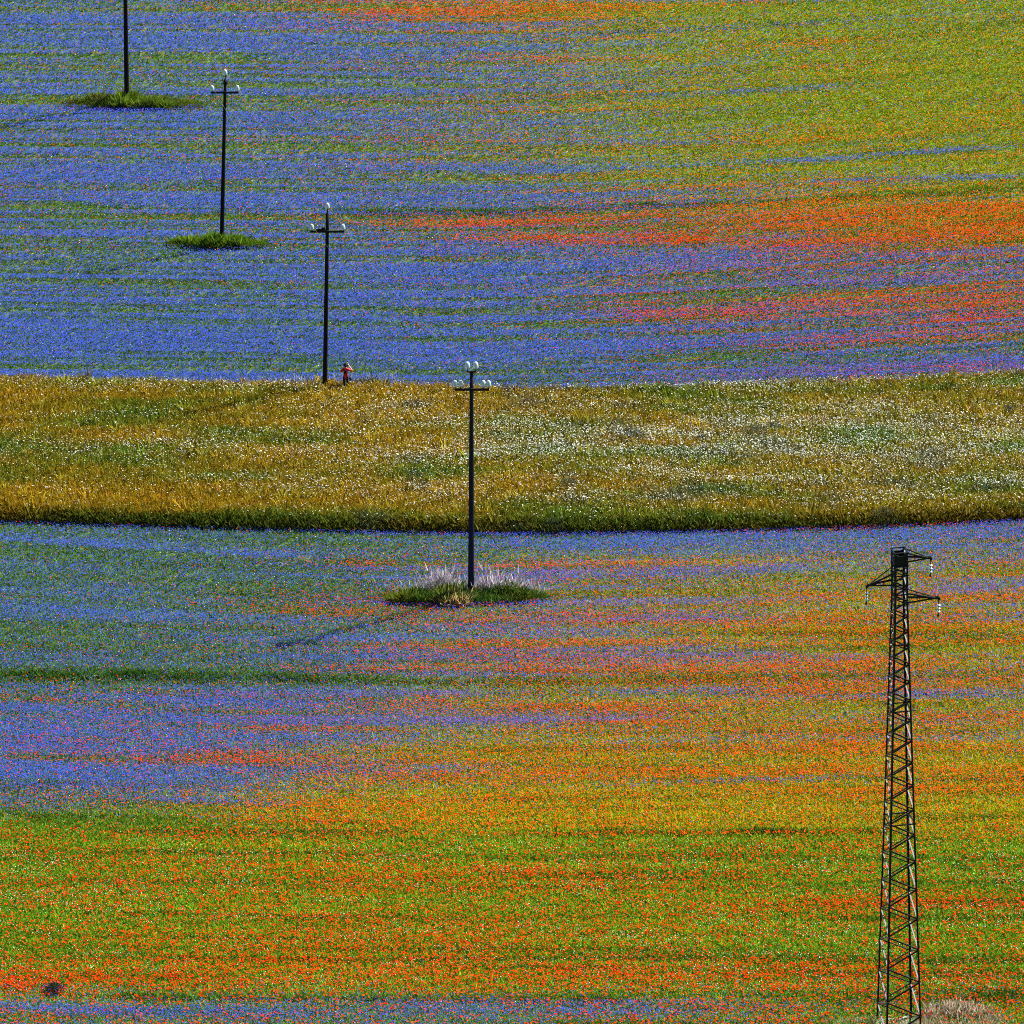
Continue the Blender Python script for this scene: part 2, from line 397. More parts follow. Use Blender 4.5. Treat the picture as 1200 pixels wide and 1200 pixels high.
def add_tube(bm, a, b, r0, r1=None, n=8, cap=True):
    a, b = Vector(a), Vector(b); r1 = r0 if r1 is None else r1
    x, y = frame(b - a)
    A, B = [], []
    for k in range(n):
        t = 2 * math.pi * k / n; d = x * math.cos(t) + y * math.sin(t)
        A.append(bm.verts.new(a + d * r0)); B.append(bm.verts.new(b + d * r1))
    for k in range(n):
        bm.faces.new((A[k], A[(k + 1) % n], B[(k + 1) % n], B[k]))
    if cap:
        bm.faces.new(A[::-1]); bm.faces.new(B)

def add_bar(bm, a, b, w, t=None):
    """rolled bar of rectangular section"""
    a, b = Vector(a), Vector(b); t = t or w
    x, y = frame(b - a)
    x = x * w / 2; y = y * t / 2
    A = [bm.verts.new(a + s * x + q * y) for s, q in ((-1, -1), (1, -1), (1, 1), (-1, 1))]
    B = [bm.verts.new(b + s * x + q * y) for s, q in ((-1, -1), (1, -1), (1, 1), (-1, 1))]
    for k in range(4):
        bm.faces.new((A[k], A[(k + 1) % 4], B[(k + 1) % 4], B[k]))
    bm.faces.new(A[::-1]); bm.faces.new(B)

def add_angle(bm, a, b, w, d1, d2, t=.012):
    """rolled steel angle: two thin flanges from the heel line towards d1 and d2"""
    a, b = Vector(a), Vector(b); d1 = Vector(d1).normalized(); d2 = Vector(d2).normalized()
    prof = [(0, 0), (w, 0), (w, t), (t, t), (t, w), (0, w)]
    A = [bm.verts.new(a + d1 * p + d2 * q) for p, q in prof]
    B = [bm.verts.new(b + d1 * p + d2 * q) for p, q in prof]
    for k in range(6):
        bm.faces.new((A[k], A[(k + 1) % 6], B[(k + 1) % 6], B[k]))
    bm.faces.new(A[::-1]); bm.faces.new(B)
    bmesh.ops.recalc_face_normals(bm, faces=bm.faces[:])

def add_box(bm, c, s, rz=0.0):
    m = Matrix.Translation(c) @ Matrix.Rotation(rz, 4, 'Z') @ Matrix.Diagonal((s[0], s[1], s[2], 1))
    bmesh.ops.create_cube(bm, size=1.0, matrix=m)

def add_lathe(bm, base, prof, n=14):
    base = Vector(base); rings = []
    for r, z in prof:
        if r < 1e-5: rings.append([bm.verts.new(base + Vector((0, 0, z)))])
        else: rings.append([bm.verts.new(base + Vector((r * math.cos(2 * math.pi * k / n), r * math.sin(2 * math.pi * k / n), z))) for k in range(n)])
    for p, q in zip(rings[:-1], rings[1:]):
        for k in range(n):
            a = p[k % len(p)]; b = p[(k + 1) % len(p)]; c = q[(k + 1) % len(q)]; d = q[k % len(q)]
            vs = []
            for w in (a, b, c, d):
                if w not in vs: vs.append(w)
            if len(vs) > 2: bm.faces.new(vs)

# ------------------------------------------------------------------ the ground: one sheet to the horizon
def build_ground():
    xs = np.concatenate([[-9000, -4000, -1500, -600, -260, -160], np.arange(-110, 111, 1.6), [160, 260, 600, 1500, 4000, 9000]])
    rows = []
    for X in xs:
        a, b = float(y_low(X)), float(y_top(X))
        y = np.concatenate([[-300, 0, 80, 140], np.linspace(180, a - 1.0, 50), a + np.array([-.3, 0, .15, .3, .45, .6, .75, .9, 1.2]),
                            np.linspace(a + 3, b - .5, 40), np.linspace(b + .5, 560, 80), [640, 900, 1600, 4000, 12000]])
        rows.append(y)
    Yg = np.array(rows); Xg = np.repeat(xs[:, None], Yg.shape[1], 1)
    Zg = terrain(Xg, Yg)
    nx, ny = Yg.shape
    co = np.stack([Xg, Yg, Zg], -1).reshape(-1, 3)
    idx = np.arange(nx * ny).reshape(nx, ny)
    q = np.stack([idx[:-1, :-1], idx[1:, :-1], idx[1:, 1:], idx[:-1, 1:]], -1).reshape(-1, 4)
    me = bpy.data.meshes.new("ground")
    me.from_pydata(co.tolist(), [], q.tolist())
    me.polygons.foreach_set("use_smooth", [True] * len(me.polygons))
    o = link("ground", me, MAT['ground'])
    tag(o, "gently rolling green field soil of the plain under the flowers", "ground", kind="structure")
    return o
build_ground()

# ------------------------------------------------------------------ scattering of uncountable plants as real little meshes
def mesh_from_tris(name, verts, tris, cols, mat, parent=None, loc=(0, 0, 0)):
    me = bpy.data.meshes.new(name)
    nv, nt_ = len(verts), len(tris)
    me.vertices.add(nv); me.vertices.foreach_set("co", np.ascontiguousarray(verts, np.float32).ravel())
    me.loops.add(nt_ * 3); me.loops.foreach_set("vertex_index", np.ascontiguousarray(tris, np.int32).ravel())
    me.polygons.add(nt_); me.polygons.foreach_set("loop_start", np.arange(0, nt_ * 3, 3, dtype=np.int32))
    me.update(calc_edges=True)
    at = me.attributes.new("tint", 'FLOAT_COLOR', 'POINT')
    at.data.foreach_set("color", np.ascontiguousarray(cols, np.float32).ravel())
    return link(name, me, mat, parent, loc)

def scatter(name, P, tv, tf, size, cols, mat, tilt=.35, zstretch=None, parent=None, loc=(0, 0, 0), lean=None, vtint=None):
    """tv: template vertices (K,3), tf: triangles; every plant gets its own turn, lean, size and colour"""
    n = len(P); K = len(tv)
    yaw = rng.random(n) * 2 * np.pi
    c, s = np.cos(yaw), np.sin(yaw)
    V = np.repeat(tv[None], n, 0) * np.asarray(size).reshape(-1, 1, 1)
    if zstretch is not None: V[:, :, 2] *= np.asarray(zstretch).reshape(-1, 1)
    x = V[:, :, 0] * c[:, None] - V[:, :, 1] * s[:, None]
    y = V[:, :, 0] * s[:, None] + V[:, :, 1] * c[:, None]
    z = V[:, :, 2].copy()
    ta = rng.normal(0, tilt, n); tb = rng.normal(0, tilt, n)
    if lean is not None: ta = ta + lean[0]; tb = tb + lean[1]
    ta = ta[:, None]; tb = tb[:, None]
    x2 = x * np.cos(ta) + z * np.sin(ta); z2 = -x * np.sin(ta) + z * np.cos(ta)
    y2 = y * np.cos(tb) + z2 * np.sin(tb); z3 = -y * np.sin(tb) + z2 * np.cos(tb)
    co = np.stack([x2, y2, z3], -1) + P[:, None, :]
    tris = (np.asarray(tf)[None] + (np.arange(n) * K)[:, None, None]).reshape(-1, 3)
    C = np.ones((n, K, 4), np.float32)
    C[:, :, :3] = cols[:, None, :]
    if vtint is not None: C[:, :, :3] *= np.asarray(vtint)[None, :, :]
    return mesh_from_tris(name, co.reshape(-1, 3), tris, C.reshape(-1, 4), mat, parent, loc)

def ring(n, r, z, ph=0.0):
    t = np.arange(n) * 2 * np.pi / n + ph
    return np.stack([r * np.cos(t), r * np.sin(t), np.full(n, z)], -1)

# poppy: four broad petals in an open bowl
def poppy_tmpl():
    v = [(0, 0, 0)]; f = []
    for k in range(4):
        a = k * math.pi / 2 + (.18 if k % 2 else 0)
        h = .34 if k % 2 else .46
        p = lambda r, da, z: (r * math.cos(a + da), r * math.sin(a + da), z)
        b = len(v)
        v += [p(.42, -.72, h * .75), p(.55, 0, h), p(.42, .72, h * .75)]
        f += [(0, b, b + 1), (0, b + 1, b + 2)]
    return np.array(v, float), f
# cornflower: a flared crown of florets over a knob
def cornflower_tmpl():
    n = 5
    v = np.concatenate([[(0, 0, 0.0)], ring(n, .5, .42), ring(n, .36, .62, .6)])
    f = [(0, 1 + k, 6 + k) for k in range(n)]
    return v, f
# low daisy or umbel: shallow dome
def dome_tmpl(n=6, h=.22):
    v = np.concatenate([[(0, 0, h)], ring(n, .5, 0)])
    return v, [(0, 1 + k, 1 + (k + 1) % n) for k in range(n)]
# loose mustard head: three little blades
def mustard_tmpl():
    v = []; f = []
    for k in range(3):
        a = k * 2.1
        v += [(0.05 * math.cos(a), .05 * math.sin(a), 0), (.45 * math.cos(a - .5), .45 * math.sin(a - .5), .5), (.45 * math.cos(a + .5), .45 * math.sin(a + .5), .45)]
        f.append((3 * k, 3 * k + 1, 3 * k + 2))
    return np.array(v, float), f
# tuft of leafy blades, unit height
def tuft_tmpl(nb=3, w=.16, spread=.30, seed=1):
    r = random.Random(seed); v = []; f = []
    for k in range(nb):
        a = 2 * math.pi * k / nb + r.uniform(-.3, .3); q = a + math.pi / 2
        d = r.uniform(.02, .12); s = spread * r.uniform(.6, 1.2); h = r.uniform(.75, 1.0)
        bx, by = d * math.cos(a), d * math.sin(a)
        b = len(v)
        v += [(bx - w / 2 * math.cos(q), by - w / 2 * math.sin(q), 0), (bx + w / 2 * math.cos(q), by + w / 2 * math.sin(q), 0),
              (bx + s * .45 * math.cos(a) + w * .4 * math.cos(q), by + s * .45 * math.sin(a) + w * .4 * math.sin(q), h * .62),
              (bx + s * math.cos(a), by + s * math.sin(a), h)]
        f += [(b, b + 1, b + 2), (b, b + 2, b + 3)]
    return np.array(v, float), f

U0, U1, V0, V1 = -130, 1330, -60, 1280
def candidates(per_px, v0=V0, v1=V1):
    n = int((U1 - U0) * (v1 - v0) * per_px)
    return rng.uniform(U0, U1, n), rng.uniform(v0, v1, n)

def in_strip(X, Y):
    return (Y > y_low(X) + .1) & (Y < y_top(X))

PX = lambda Y, Z=0: F / (Y * CP + CAMZ * SP)     # photograph pixels per metre at that distance

def jitter_col(base, n, sd=.12, hue=.06):
    k = np.exp(rng.normal(0, sd, (n, 1)))
    h = np.exp(rng.normal(0, hue, (n, 3)))
    return np.clip(np.asarray(base) * k * h, 0, .95)

def mixc(a, b, t):
    t = np.asarray(t)[:, None]
    return np.asarray(a) * (1 - t) + np.asarray(b) * t

# keep-out: weed islands round the pole feet (survey ellipse centre u,v, half width px, half depth px)
ISLANDS = {
 'p1': (158, 124, 88, 4.2), 'p2': (255, 288, 66, 4.2), 'p4': (546, 703, 112, 6.5),
}
def island_mask(u, v):
    m = np.zeros(u.shape, bool)
    for (cu, cv, a, b) in ISLANDS.values():
        m |= ((u - cu) / a) ** 2 + ((v - cv) / b) ** 2 < .8
    return m
def tower_mask(u, v):
    return ((u - 1065) / 110) ** 2 + ((v - 1203) / 20) ** 2 < 1

# ---- green crop
def build_crop():
    u, v = candidates(.42)
    X, Y, h = ground(u, v)
    ok = ~in_strip(X, Y)
    u, v, X, Y, h = u[ok], v[ok], X[ok], Y[ok], h[ok]
    B, Rr, Yl, V, M, D = composition(u, v)
    n = len(u)
    # species of the crop: grey-green cornflower foliage, fresh green lentils, yellow-green mustard stands, tall dark grass
    lush = np.interp(v, [940, 990], [0, 1]) * (.6 + .5 * fbm(u / 160, v / 14, 81))
    c = np.tile(np.array([.080, .165, .018]), (n, 1))
    c = mixc(c, np.array([.145, .310, .014]), np.clip(lush, 0, 1))
    lo = np.interp(v, [590, 640], [0, 1])
    c = mixc(c, np.array([.055, .130, .050]), np.clip(B * 1.1, 0, 1) * (1 - lo))
    c = mixc(c, np.array([.085, .190, .110]), np.clip(B * 1.1, 0, 1) * lo)
    yt = np.interp(v, [590, 640], [0, 1])[:, None]
    c = c * (1 - np.clip(Yl * 1.25, 0, 1))[:, None] + (np.array([.165, .245, .006]) * (1 - yt) + np.array([.350, .390, .012]) * yt) * np.clip(Yl * 1.25, 0, 1)[:, None]
    wr = np.clip((u - 380) / 300, 0, 1) * (v > 600) * np.interp(v, [640, 700, 960, 985], [.0, .40, .40, 0])
    c = mixc(c, np.array([.320, .320, .012]), wr)
    c = mixc(c, np.array([.022, .070, .010]), np.clip(D * .9, 0, 1))
    dk = np.clip(3.0 * (fbm(u / 420, (v - bend(u, v)) / 5.5, 143, 2) - .52), 0, 1)
    c = mixc(c, np.array([.045, .110, .012]), .75 * dk * (1 - B))
    c = c * np.exp(rng.normal(0, .28, (n, 1))) * np.exp(rng.normal(0, .10, (n, 3)))
    hh = .21 * np.exp(rng.normal(0, .20, n)) * (1 + .75 * D)
    keep = ~island_mask(u, v)
    P = np.stack([X, Y, h - .01], -1)[keep]
    tv, tf = tuft_tmpl(4, .22, .85, 3)
    o = scatter("meadow_grass", P, tv, tf, hh[keep], np.clip(c[keep], 0, .6), MAT['grass'], .22)
    tag(o, "green and yellow-green crop growing between the flowers", "grass", kind="stuff")
build_crop()

# ---- flowers of the two sown fields
def build_flowers():
    u, v = candidates(1.7)
    X, Y, h = ground(u, v)
    ok = ~in_strip(X, Y) & ~island_mask(u, v) & ~(tower_mask(u, v) & (rng.random(len(u)) < .55))
    u, v, X, Y, h = u[ok], v[ok], X[ok], Y[ok], h[ok]
    B, Rr, Yl, V, M, D = composition(u, v)
    px = PX(Y)
    # apparent size of a head, in square pixels -> number needed for the surveyed cover
    sB = np.maximum(.058, 1.12 / px); sR = np.maximum(np.interp(v, [600, 900, 980, 1200], [.070, .080, .098, .106]), 1.25 / px); sY = np.maximum(.056, 1.1 / px)
    aB = (sB * px) ** 2 * .55; aR = (sR * px) ** 2 * .50; aY = (sY * px) ** 2 * .45
    cov = lambda f: -np.log(1 - np.clip(f, 0, .92))
    rr = rng.random(len(u)); D0 = 1.7
    pB = cov(B * .64) / aB / D0; pR = cov(Rr * .74) / aR / D0; pY = cov(Yl * .28) / aY / D0
    W = np.clip((v - 975) / 30, 0, 1) * (v < 1165) * .05 * np.clip(3.2 * (fbm(u / 70, v / 9, 95) - .42), 0, 1.5) + .004
    sW = np.maximum(.05, 1.1 / px); aW = (sW * px) ** 2 * .45; pW = W / aW / D0
    tot = np.maximum(pB + pR + pY + pW, 1.0); pB, pR, pY, pW = pB / tot, pR / tot, pY / tot, pW / tot
    s1 = pB; s2 = s1 + pR; s3 = s2 + pY; s4 = s3 + pW
    isB = rr < s1; isR = (rr >= s1) & (rr < s2); isY = (rr >= s2) & (rr < s3); isW = (rr >= s3) & (rr < s4)
    top = .26
    def place(m, lo, hi):
        k = m.sum()
        return np.stack([X[m], Y[m], h[m] + rng.uniform(lo, hi, k)], -1)
    # cornflowers
    m = isB; k = m.sum()
    c = mixc(np.tile([.062, .150, .82], (k, 1)), [.25, .105, .66], np.clip(V[m] * .75 + .10 * (rng.random(k) < .25) + .60 * Rr[m] + .12, 0, 1))
    c = c * np.exp(rng.normal(0, .22, (k, 1))) * np.exp(rng.normal(0, .08, (k, 3)))
    tv, tf = cornflower_tmpl()
    o = scatter("cornflowers", place(m, .24, .29), tv, tf, sB[m] * np.exp(rng.normal(0, .15, k)), np.clip(c, 0, .95), MAT['blue'], .3)
    tag(o, "blue cornflowers blooming in long streaks across both fields", "cornflowers", kind="stuff")
    # poppies
    m = isR; k = m.sum()
    pink = np.clip(M[m] * .8 + np.clip(B[m] * 1.5 - .35, 0, .75) * rng.random(k) ** 1.5, 0, 1)
    c = mixc(np.tile([.82, .030, .004], (k, 1)), [.70, .035, .14], pink)
    orange = np.clip(np.clip(Yl[m] * 1.8 - .15, 0, .95) * rng.random(k) ** .7 + .22 * rng.random(k), 0, 1)
    c = mixc(c, [.82, .19, .008], orange)
    c = c * np.exp(rng.normal(0, .16, (k, 1)))
    tv, tf = poppy_tmpl()
    o = scatter("poppies", place(m, .26, .32), tv, tf, sR[m] * np.exp(rng.normal(0, .16, k)), np.clip(c, 0, .95), MAT['red'], .4)
    tag(o, "red poppies flowering in drifts and streaks over the crop", "poppies", kind="stuff")
    # mustard
    m = isY; k = m.sum()
    c = mixc(np.tile([.46, .44, .008], (k, 1)), [.60, .28, .006], rng.random(k) * np.clip(.15 + 1.2 * Rr[m], 0, 1))
    c = c * np.exp(rng.normal(0, .22, (k, 1)))
    tv, tf = mustard_tmpl()
    o = scatter("mustard_flowers", place(m, .22, .27), tv, tf, sY[m] * np.exp(rng.normal(0, .15, k)), np.clip(c, 0, .95), MAT['yellow'], .3)
    tag(o, "small yellow mustard flowers tinting the olive parts of the fields", "mustard flowers", kind="stuff")
    m = isW; k = m.sum()
    c = jitter_col([.62, .66, .60], k, .15, .03)
    tv, tf = dome_tmpl()
    o = scatter("chamomile_flowers", place(m, .16, .30), tv, tf, sW[m], c, MAT['white'], .45)
    tag(o, "tiny white chamomile flowers sprinkled through the green foreground crop", "chamomile", kind="stuff")
build_flowers()

# ---- the fallow strip: tall ochre herbs and white umbels
def build_strip():
    u, v = candidates(.62, 425, 640)
    # positions straight in the strip: depth fraction keeps the front edge well filled
    X, Y, h = ground(u, v)
    ok = (Y > y_low(X) + .05) & (Y < y_top(X) + .3)
    u, v, X, Y, h = u[ok], v[ok], X[ok], Y[ok], h[ok]
    f = (Y - y_low(X)) / (y_top(X) - y_low(X))          # 0 front edge, 1 far edge
    n = len(u)
    green = np.clip(2.6 * (fbm(u / 170, v / 16, 101) - .44) + np.exp(-((v - 533) / 14) ** 2) * .35 * (u < 420) + np.exp(-(f / .05) ** 2) * .30 * (.4 + 1.2 * vnoise(u / 70, v / 400, 161)), 0, 1)
    teal = np.clip(3.2 * (fbm(u / 60, v / 12, 111) - .60), 0, 1) * (u > 420)
    c = np.tile([.250, .165, .010], (n, 1))
    green = np.clip(green + .35 * np.clip((u - 450) / 500, 0, 1) * (1.6 * vnoise(u / 80, v / 9, 171)), 0, 1)
    c = mixc(c, [.080, .128, .012], green)
    c = mixc(c, [.055, .075, .055], teal)
    c = mixc(c, [.055, .056, .009], np.exp(-(f / .028) ** 2) * .6)  # shade of the front face painted into the herb colour along this edge
    c = c * np.exp(rng.normal(0, .38, (n, 1))) * np.exp(rng.normal(0, .10, (n, 3)))
    hh = .50 * np.exp(rng.normal(0, .25, n)) * (1 + .12 * np.exp(-(f / .05) ** 2))
    sel = rng.random(n) < .52
    tv, tf = tuft_tmpl(6, .10, .55, 9)
    P = np.stack([X, Y, h - .01], -1)
    o = scatter("fallow_herbs", P[sel], tv, tf, hh[sel], np.clip(c[sel], 0, .5), MAT['grass'], .2)
    tag(o, "tall ochre and green herbs of the uncut strip between the fields", "herbs", kind="stuff")
    # white heads
    px = PX(Y)
    right = np.interp(u, [-130, 250, 450, 700, 1000, 1330], [.16, .26, .6, .95, 1.1, .8])
    dens = fbm(u / 140, v / 11, 121) - .5
    band = np.interp(v, [440, 455, 470, 500, 530, 565, 590, 605, 620], [.5, .45, .40, .75, .95, .75, .55, .22, .03])
    W = .24 * band * right * np.exp(3.2 * dens) + .030 * np.exp(-((f - .97) / .05) ** 2) * (u < 380) * 3
    W = np.clip(W, 0, .55)
    sW = .070
    aW = (sW * px) ** 2 * .40
    pW = -np.log(1 - W) / aW / .62
    O = np.clip(.26 * np.exp(2.4 * (fbm(u / 150, v / 12, 131) - .5)) * np.interp(f, [0, .10, .2, 1], [.9, .9, 1, .9]) * (1 - .5 * green), 0, .6)
    sO = .085; aO = (sO * px) ** 2 * .42
    pO = O / aO / .62
    rr = rng.random(n)
    isW = rr < pW; isO = (rr >= pW) & (rr < pW + pO)
    def place(m, lo, hi):
        return np.stack([X[m], Y[m], h[m] + hh[m] * 0 + rng.uniform(lo, hi, m.sum())], -1)
    k = isW.sum()
    tv, tf = dome_tmpl(7, .26)
    c = jitter_col([.50, .54, .48], k, .25, .05)
    o = scatter("white_daisies", place(isW, .34, .62), tv, tf, sW * np.exp(rng.normal(0, .28, k)), c, MAT['white'], .45, lean=(.15, .0))
    tag(o, "white daisies scattered over the ochre uncut strip", "daisies", kind="stuff")
    k = isO.sum()
    tv, tf = mustard_tmpl()
    c = mixc(np.tile([.52, .26, .008], (k, 1)), [.36, .24, .02], rng.random(k)) * np.exp(rng.normal(0, .3, (k, 1)))
    o = scatter("ochre_flowers", place(isO, .28, .56), tv, tf, sO * np.exp(rng.normal(0, .2, k)), np.clip(c, 0, .9), MAT['yellow'], .35)
    tag(o, "orange-yellow flower heads filling the uncut strip", "ochre flowers", kind="stuff")
build_strip()

# ------------------------------------------------------------------ clumps and islands of weeds
def blades(n, cx, cy, a, b, hfun, col, zfun, w=.05, seed=1, prof=1.0, lean=.25):
    """n tufts in an ellipse; returns positions, heights, colours"""
    t = rng.random(n) * 2 * np.pi; r = np.sqrt(rng.random(n)) * (.80 + .40 * vnoise(np.cos(t) * 4 + cx, np.sin(t) * 4 + cy, 5)) * np.exp(.12 * rng.normal(0, 1, n))
    x = r * np.cos(t); y = r * np.sin(t)
    hh = hfun(x, y) * np.exp(rng.normal(0, .22, n))
    return x, y, np.stack([cx + a * x, cy + b * y, zfun(cx + a * x, cy + b * y) - .02], -1), hh

def weed_island(name, cu, cv, wpx, dpx, height, n, cols, label, cat, extra=None):
    c = gpt(cu, cv)
    px = float(PX(c.y)); a = wpx / px
    y0 = gpt(cu, cv + dpx).y; y1 = gpt(cu, cv - dpx).y; b = (y1 - y0) / 2
    root = empty(name, c); tag(root, label, cat)
    x, y, P, hh = blades(n, c.x, c.y, a, b, lambda x, y: height * (.30 + .80 * np.clip(1 - np.abs(x) ** 3, 0, 1)) * (.30 + 1.4 * vnoise(x * 7 + cu, y * 1.2, 7)), None, terrain)
    P = P - np.array(c)
    t = vnoise(x * 5 + cu * .3, y * 2.0, 17)
    cc = mixc(np.tile(cols[0], (n, 1)), cols[1], np.clip(t * 1.6 - .3, 0, 1)) * np.exp(rng.normal(0, .35, (n, 1))) * np.exp(rng.normal(0, .1, (n, 3)))
    tv, tf = tuft_tmpl(5, .08, .45, 21)
    scatter("grass_blades", P, tv, tf, hh, np.clip(cc, 0, .6), MAT['weeds'], .22, parent=root)
    return root, c, a, b

def plumes(root, c, pts, heights, col, name="seed_heads", wide=1.0):
    """feathery pale seed heads on thin stalks"""
    n = len(pts)
    P = np.asarray(pts) - np.array(c); hts = np.asarray(heights)
    # stalk: one thin blade; plume: two crossed slim blades at the top
    v = np.array([(-.006, 0, 0), (.006, 0, 0), (.02, 0, .75), (-.022 * wide, 0, .70), (.030 * wide, 0, .76), (.03, 0, 1.0), (0.02, -.022 * wide, .72), (.02, .022 * wide, .76), (.04, 0, 1.02)], float)
    f = [(0, 1, 2), (3, 4, 5), (6, 7, 8)]
    cc = np.tile(col, (n, 1)) * np.exp(rng.normal(0, .35, (n, 1)))
    scatter(name, P, v, f, hts, np.clip(cc, 0, .85), MAT['weeds'], .24, parent=root)

isl1, c1, a1, b1 = weed_island("grass_island", 158, 124, 88, 4.2, .58, 4200, ([.110, .185, .014], [.075, .085, .020]),
    "long olive green grass island round the pole whose top is cut off", "grass island")
isl2, c2, a2, b2 = weed_island("grass_island", 255, 288, 64, 4.2, .50, 3600, ([.120, .210, .012], [.065, .120, .012]),
    "short yellow-green grass island round the foot of the slim banded pole", "grass island")
isl4, c4, a4, b4 = weed_island("grass_island", 543, 703, 126, 5.0, .54, 7500, ([.045, .105, .018], [.120, .145, .014]),
    "dark grass island with pale feathery seed heads round the six-insulator pole's foot", "grass island")
# pale feathery plumes standing behind that island and the straw tussock by the pole foot
n = 1800
t = rng.random(n); side = rng.random(n) < .5
pu = np.where(side, rng.normal(512, 22, n).clip(462, 547), rng.normal(594, 22, n).clip(557, 645)); pv = rng.uniform(693, 701, n)
X, Y, h = ground(pu, pv)
edge = 1 - np.clip(np.abs(pu - np.where(side, 515, 592)) / 42, 0, 1) ** 2
plumes(isl4, c4, np.stack([X, Y, h], -1), (.50 + .38 * edge) * np.exp(rng.normal(0, .30, n)) * (.6 + .8 * vnoise(pu / 11, pu * 0, 19)), [.42, .38, .41])
n = 420
pu = rng.normal(532, 9, n); pv = rng.uniform(704, 711, n)
X, Y, h = ground(pu, pv)
tv, tf = tuft_tmpl(4, .10, .5, 31)
scatter("straw_tussock", np.stack([X, Y, h], -1) - np.array(c4), tv, tf, .72 * np.exp(rng.normal(0, .2, n)), jitter_col([.55, .40, .17], n, .25), MAT['weeds'], .3, parent=isl4)

# weeds round pole three at the edge of the strip
isl3, c3, a3, b3 = weed_island("weed_patch", 405, 452, 72, 2.2, .34, 1300, ([.075, .095, .020], [.050, .060, .030]),
    "thin patch of grey-green weeds at the strip edge behind the person in red", "weed patch")
n = 420
pu = np.where(rng.random(n) < .3, rng.normal(345, 16, n), rng.uniform(392, 468, n)); pv = rng.uniform(449, 453, n)
X, Y, h = ground(pu, pv)
plumes(isl3, c3, np.stack([X, Y, h], -1), .55 * np.exp(rng.normal(0, .25, n)), [.42, .40, .42])
n = 60
pu = rng.normal(372, 2.0, n); pv = rng.uniform(451, 454, n)
X, Y, h = ground(pu, pv)
tv, tf = mustard_tmpl()
yb = scatter("yellow_blooms", np.stack([X, Y, h + rng.uniform(.2, .75, n)], -1) - np.array(c3), tv, tf, .10 * np.ones(n), jitter_col([.75, .55, .01], n, .2), MAT['yellow'], .3, parent=isl3)

# dry grass round the tower foot
def dry_grass():
    c = gpt(1120, 1196)
    root = empty("dry_grass_patch", c); tag(root, "straw coloured dry grass at the foot of the steel lattice tower", "dry grass")
    clumps = [(1090, 1190, 8, .9), (1103, 1187, 9, 1.0), (1116, 1184, 8, 1.3), (1127, 1186, 8, 1.25), (1139, 1187, 9, 1.1), (1152, 1192, 10, .8),
              (1168, 1198, 9, .6), (1012, 1198, 14, .55), (985, 1200, 14, .45), (1060, 1204, 22, .5), (1120, 1206, 34, .9)]
    pu, pv, hs = [], [], []
    for (cu, cv, sd, k) in clumps:
        n = int(330 * k * sd / 9)
        pu.append(rng.normal(cu, sd, n)); pv.append(cv + np.abs(rng.normal(0, 6, n)) - 2.5); hs.append(.40 * .78 * k ** .6 * np.exp(rng.normal(0, .32, n)))
    pu, pv, hs = map(np.concatenate, (pu, pv, hs)); n = len(pu)
    X, Y, h = ground(pu, pv)
    P = np.stack([X, Y, h - .02], -1) - np.array(c)
    t = rng.random(n)
    cc = mixc(np.tile([.42, .31, .20], (n, 1)), [.085, .13, .02], (t < .42).astype(float)) * np.exp(rng.normal(0, .4, (n, 1)))
    tv, tf = tuft_tmpl(4, .05, .45, 41)
    scatter("grass_blades", P, tv, tf, hs, np.clip(cc, 0, .7), MAT['weeds'], .28, parent=root)
    q = rng.random(n) < .42
    X, Y, h = X[q], Y[q], h[q]
    plumes(root, c, np.stack([X, Y, h], -1), hs[q] * 1.45, [.56, .45, .40], wide=.7)
dry_grass()

# the dark little bush on the near field, and grey-green thistles in the strip
def leafy(name, cu, cv, wpx, hpx, label, cat, cols, n, stem=True, group=None):
    c = gpt(cu, cv); px = float(PX(c.y)); w = wpx / px; h = hpx / px
    root = empty(name, c); tag(root, label, cat, group)
    bm = bmesh.new()
    for k in range(9):
        a = rng.random() * 6.28; r = rng.uniform(.15, .5)
        add_tube(bm, (0.03 * math.cos(a), .03 * math.sin(a), -.02), (w * r * math.cos(a), w * r * math.sin(a), h * rng.uniform(.55, .95)), .012, .005, 5)
    from_bm("stem", bm, MAT['weeds_stem'], root)
    t = rng.random(n) * 6.283; r = rng.random(n) ** .5; z = rng.random(n) ** .8
    sp = np.sqrt(np.clip(1 - (z * .96) ** 2, 0, 1)) * (.75 + .5 * vnoise(np.cos(t) * 2 + cu, np.sin(t) * 2 + z * 3, 5))
    P = np.stack([w / 2 * r * sp * np.cos(t), w / 2 * r * sp * np.sin(t), h * z * .9], -1)
    lv = np.array([(0, 0, 0), (.22, .35, .12), (0, 1, .3), (-.22, .35, .12)], float); lf = [(0, 1, 2), (0, 2, 3)]
    cc = mixc(np.tile(cols[0], (n, 1)), cols[1], rng.random(n) ** 1.5) * np.exp(rng.normal(0, .3, (n, 1)))
    scatter("foliage", P, lv, lf, .10 * np.exp(rng.normal(0, .25, n)) * (1 if n > 300 else 1.4), np.clip(cc, 0, .6), MAT['weeds'], .9, parent=root)
    return root, c, w, h
MAT['weeds_stem'] = solid_mat('weed_stem', (.05, .045, .02), .8)
bush, bc, bw, bh = leafy("small_bush", 63, 1164, 28, 13, "low dark bush standing alone among the red poppies of the near field", "bush", ([.018, .034, .018], [.030, .055, .016]), 1000)
n = 70
t = rng.random(n) * 6.283; r = rng.random(n) ** .5
P = np.stack([bw * .5 * r * np.cos(t), bw * .5 * r * np.sin(t), bh * (.98 - .45 * r ** 2)], -1)
tv, tf = cornflower_tmpl()
vb = scatter("violet_blooms", P, tv, tf, .05 * np.ones(n), jitter_col([.09, .05, .45], n, .3), MAT['blue'], .4, parent=bush)
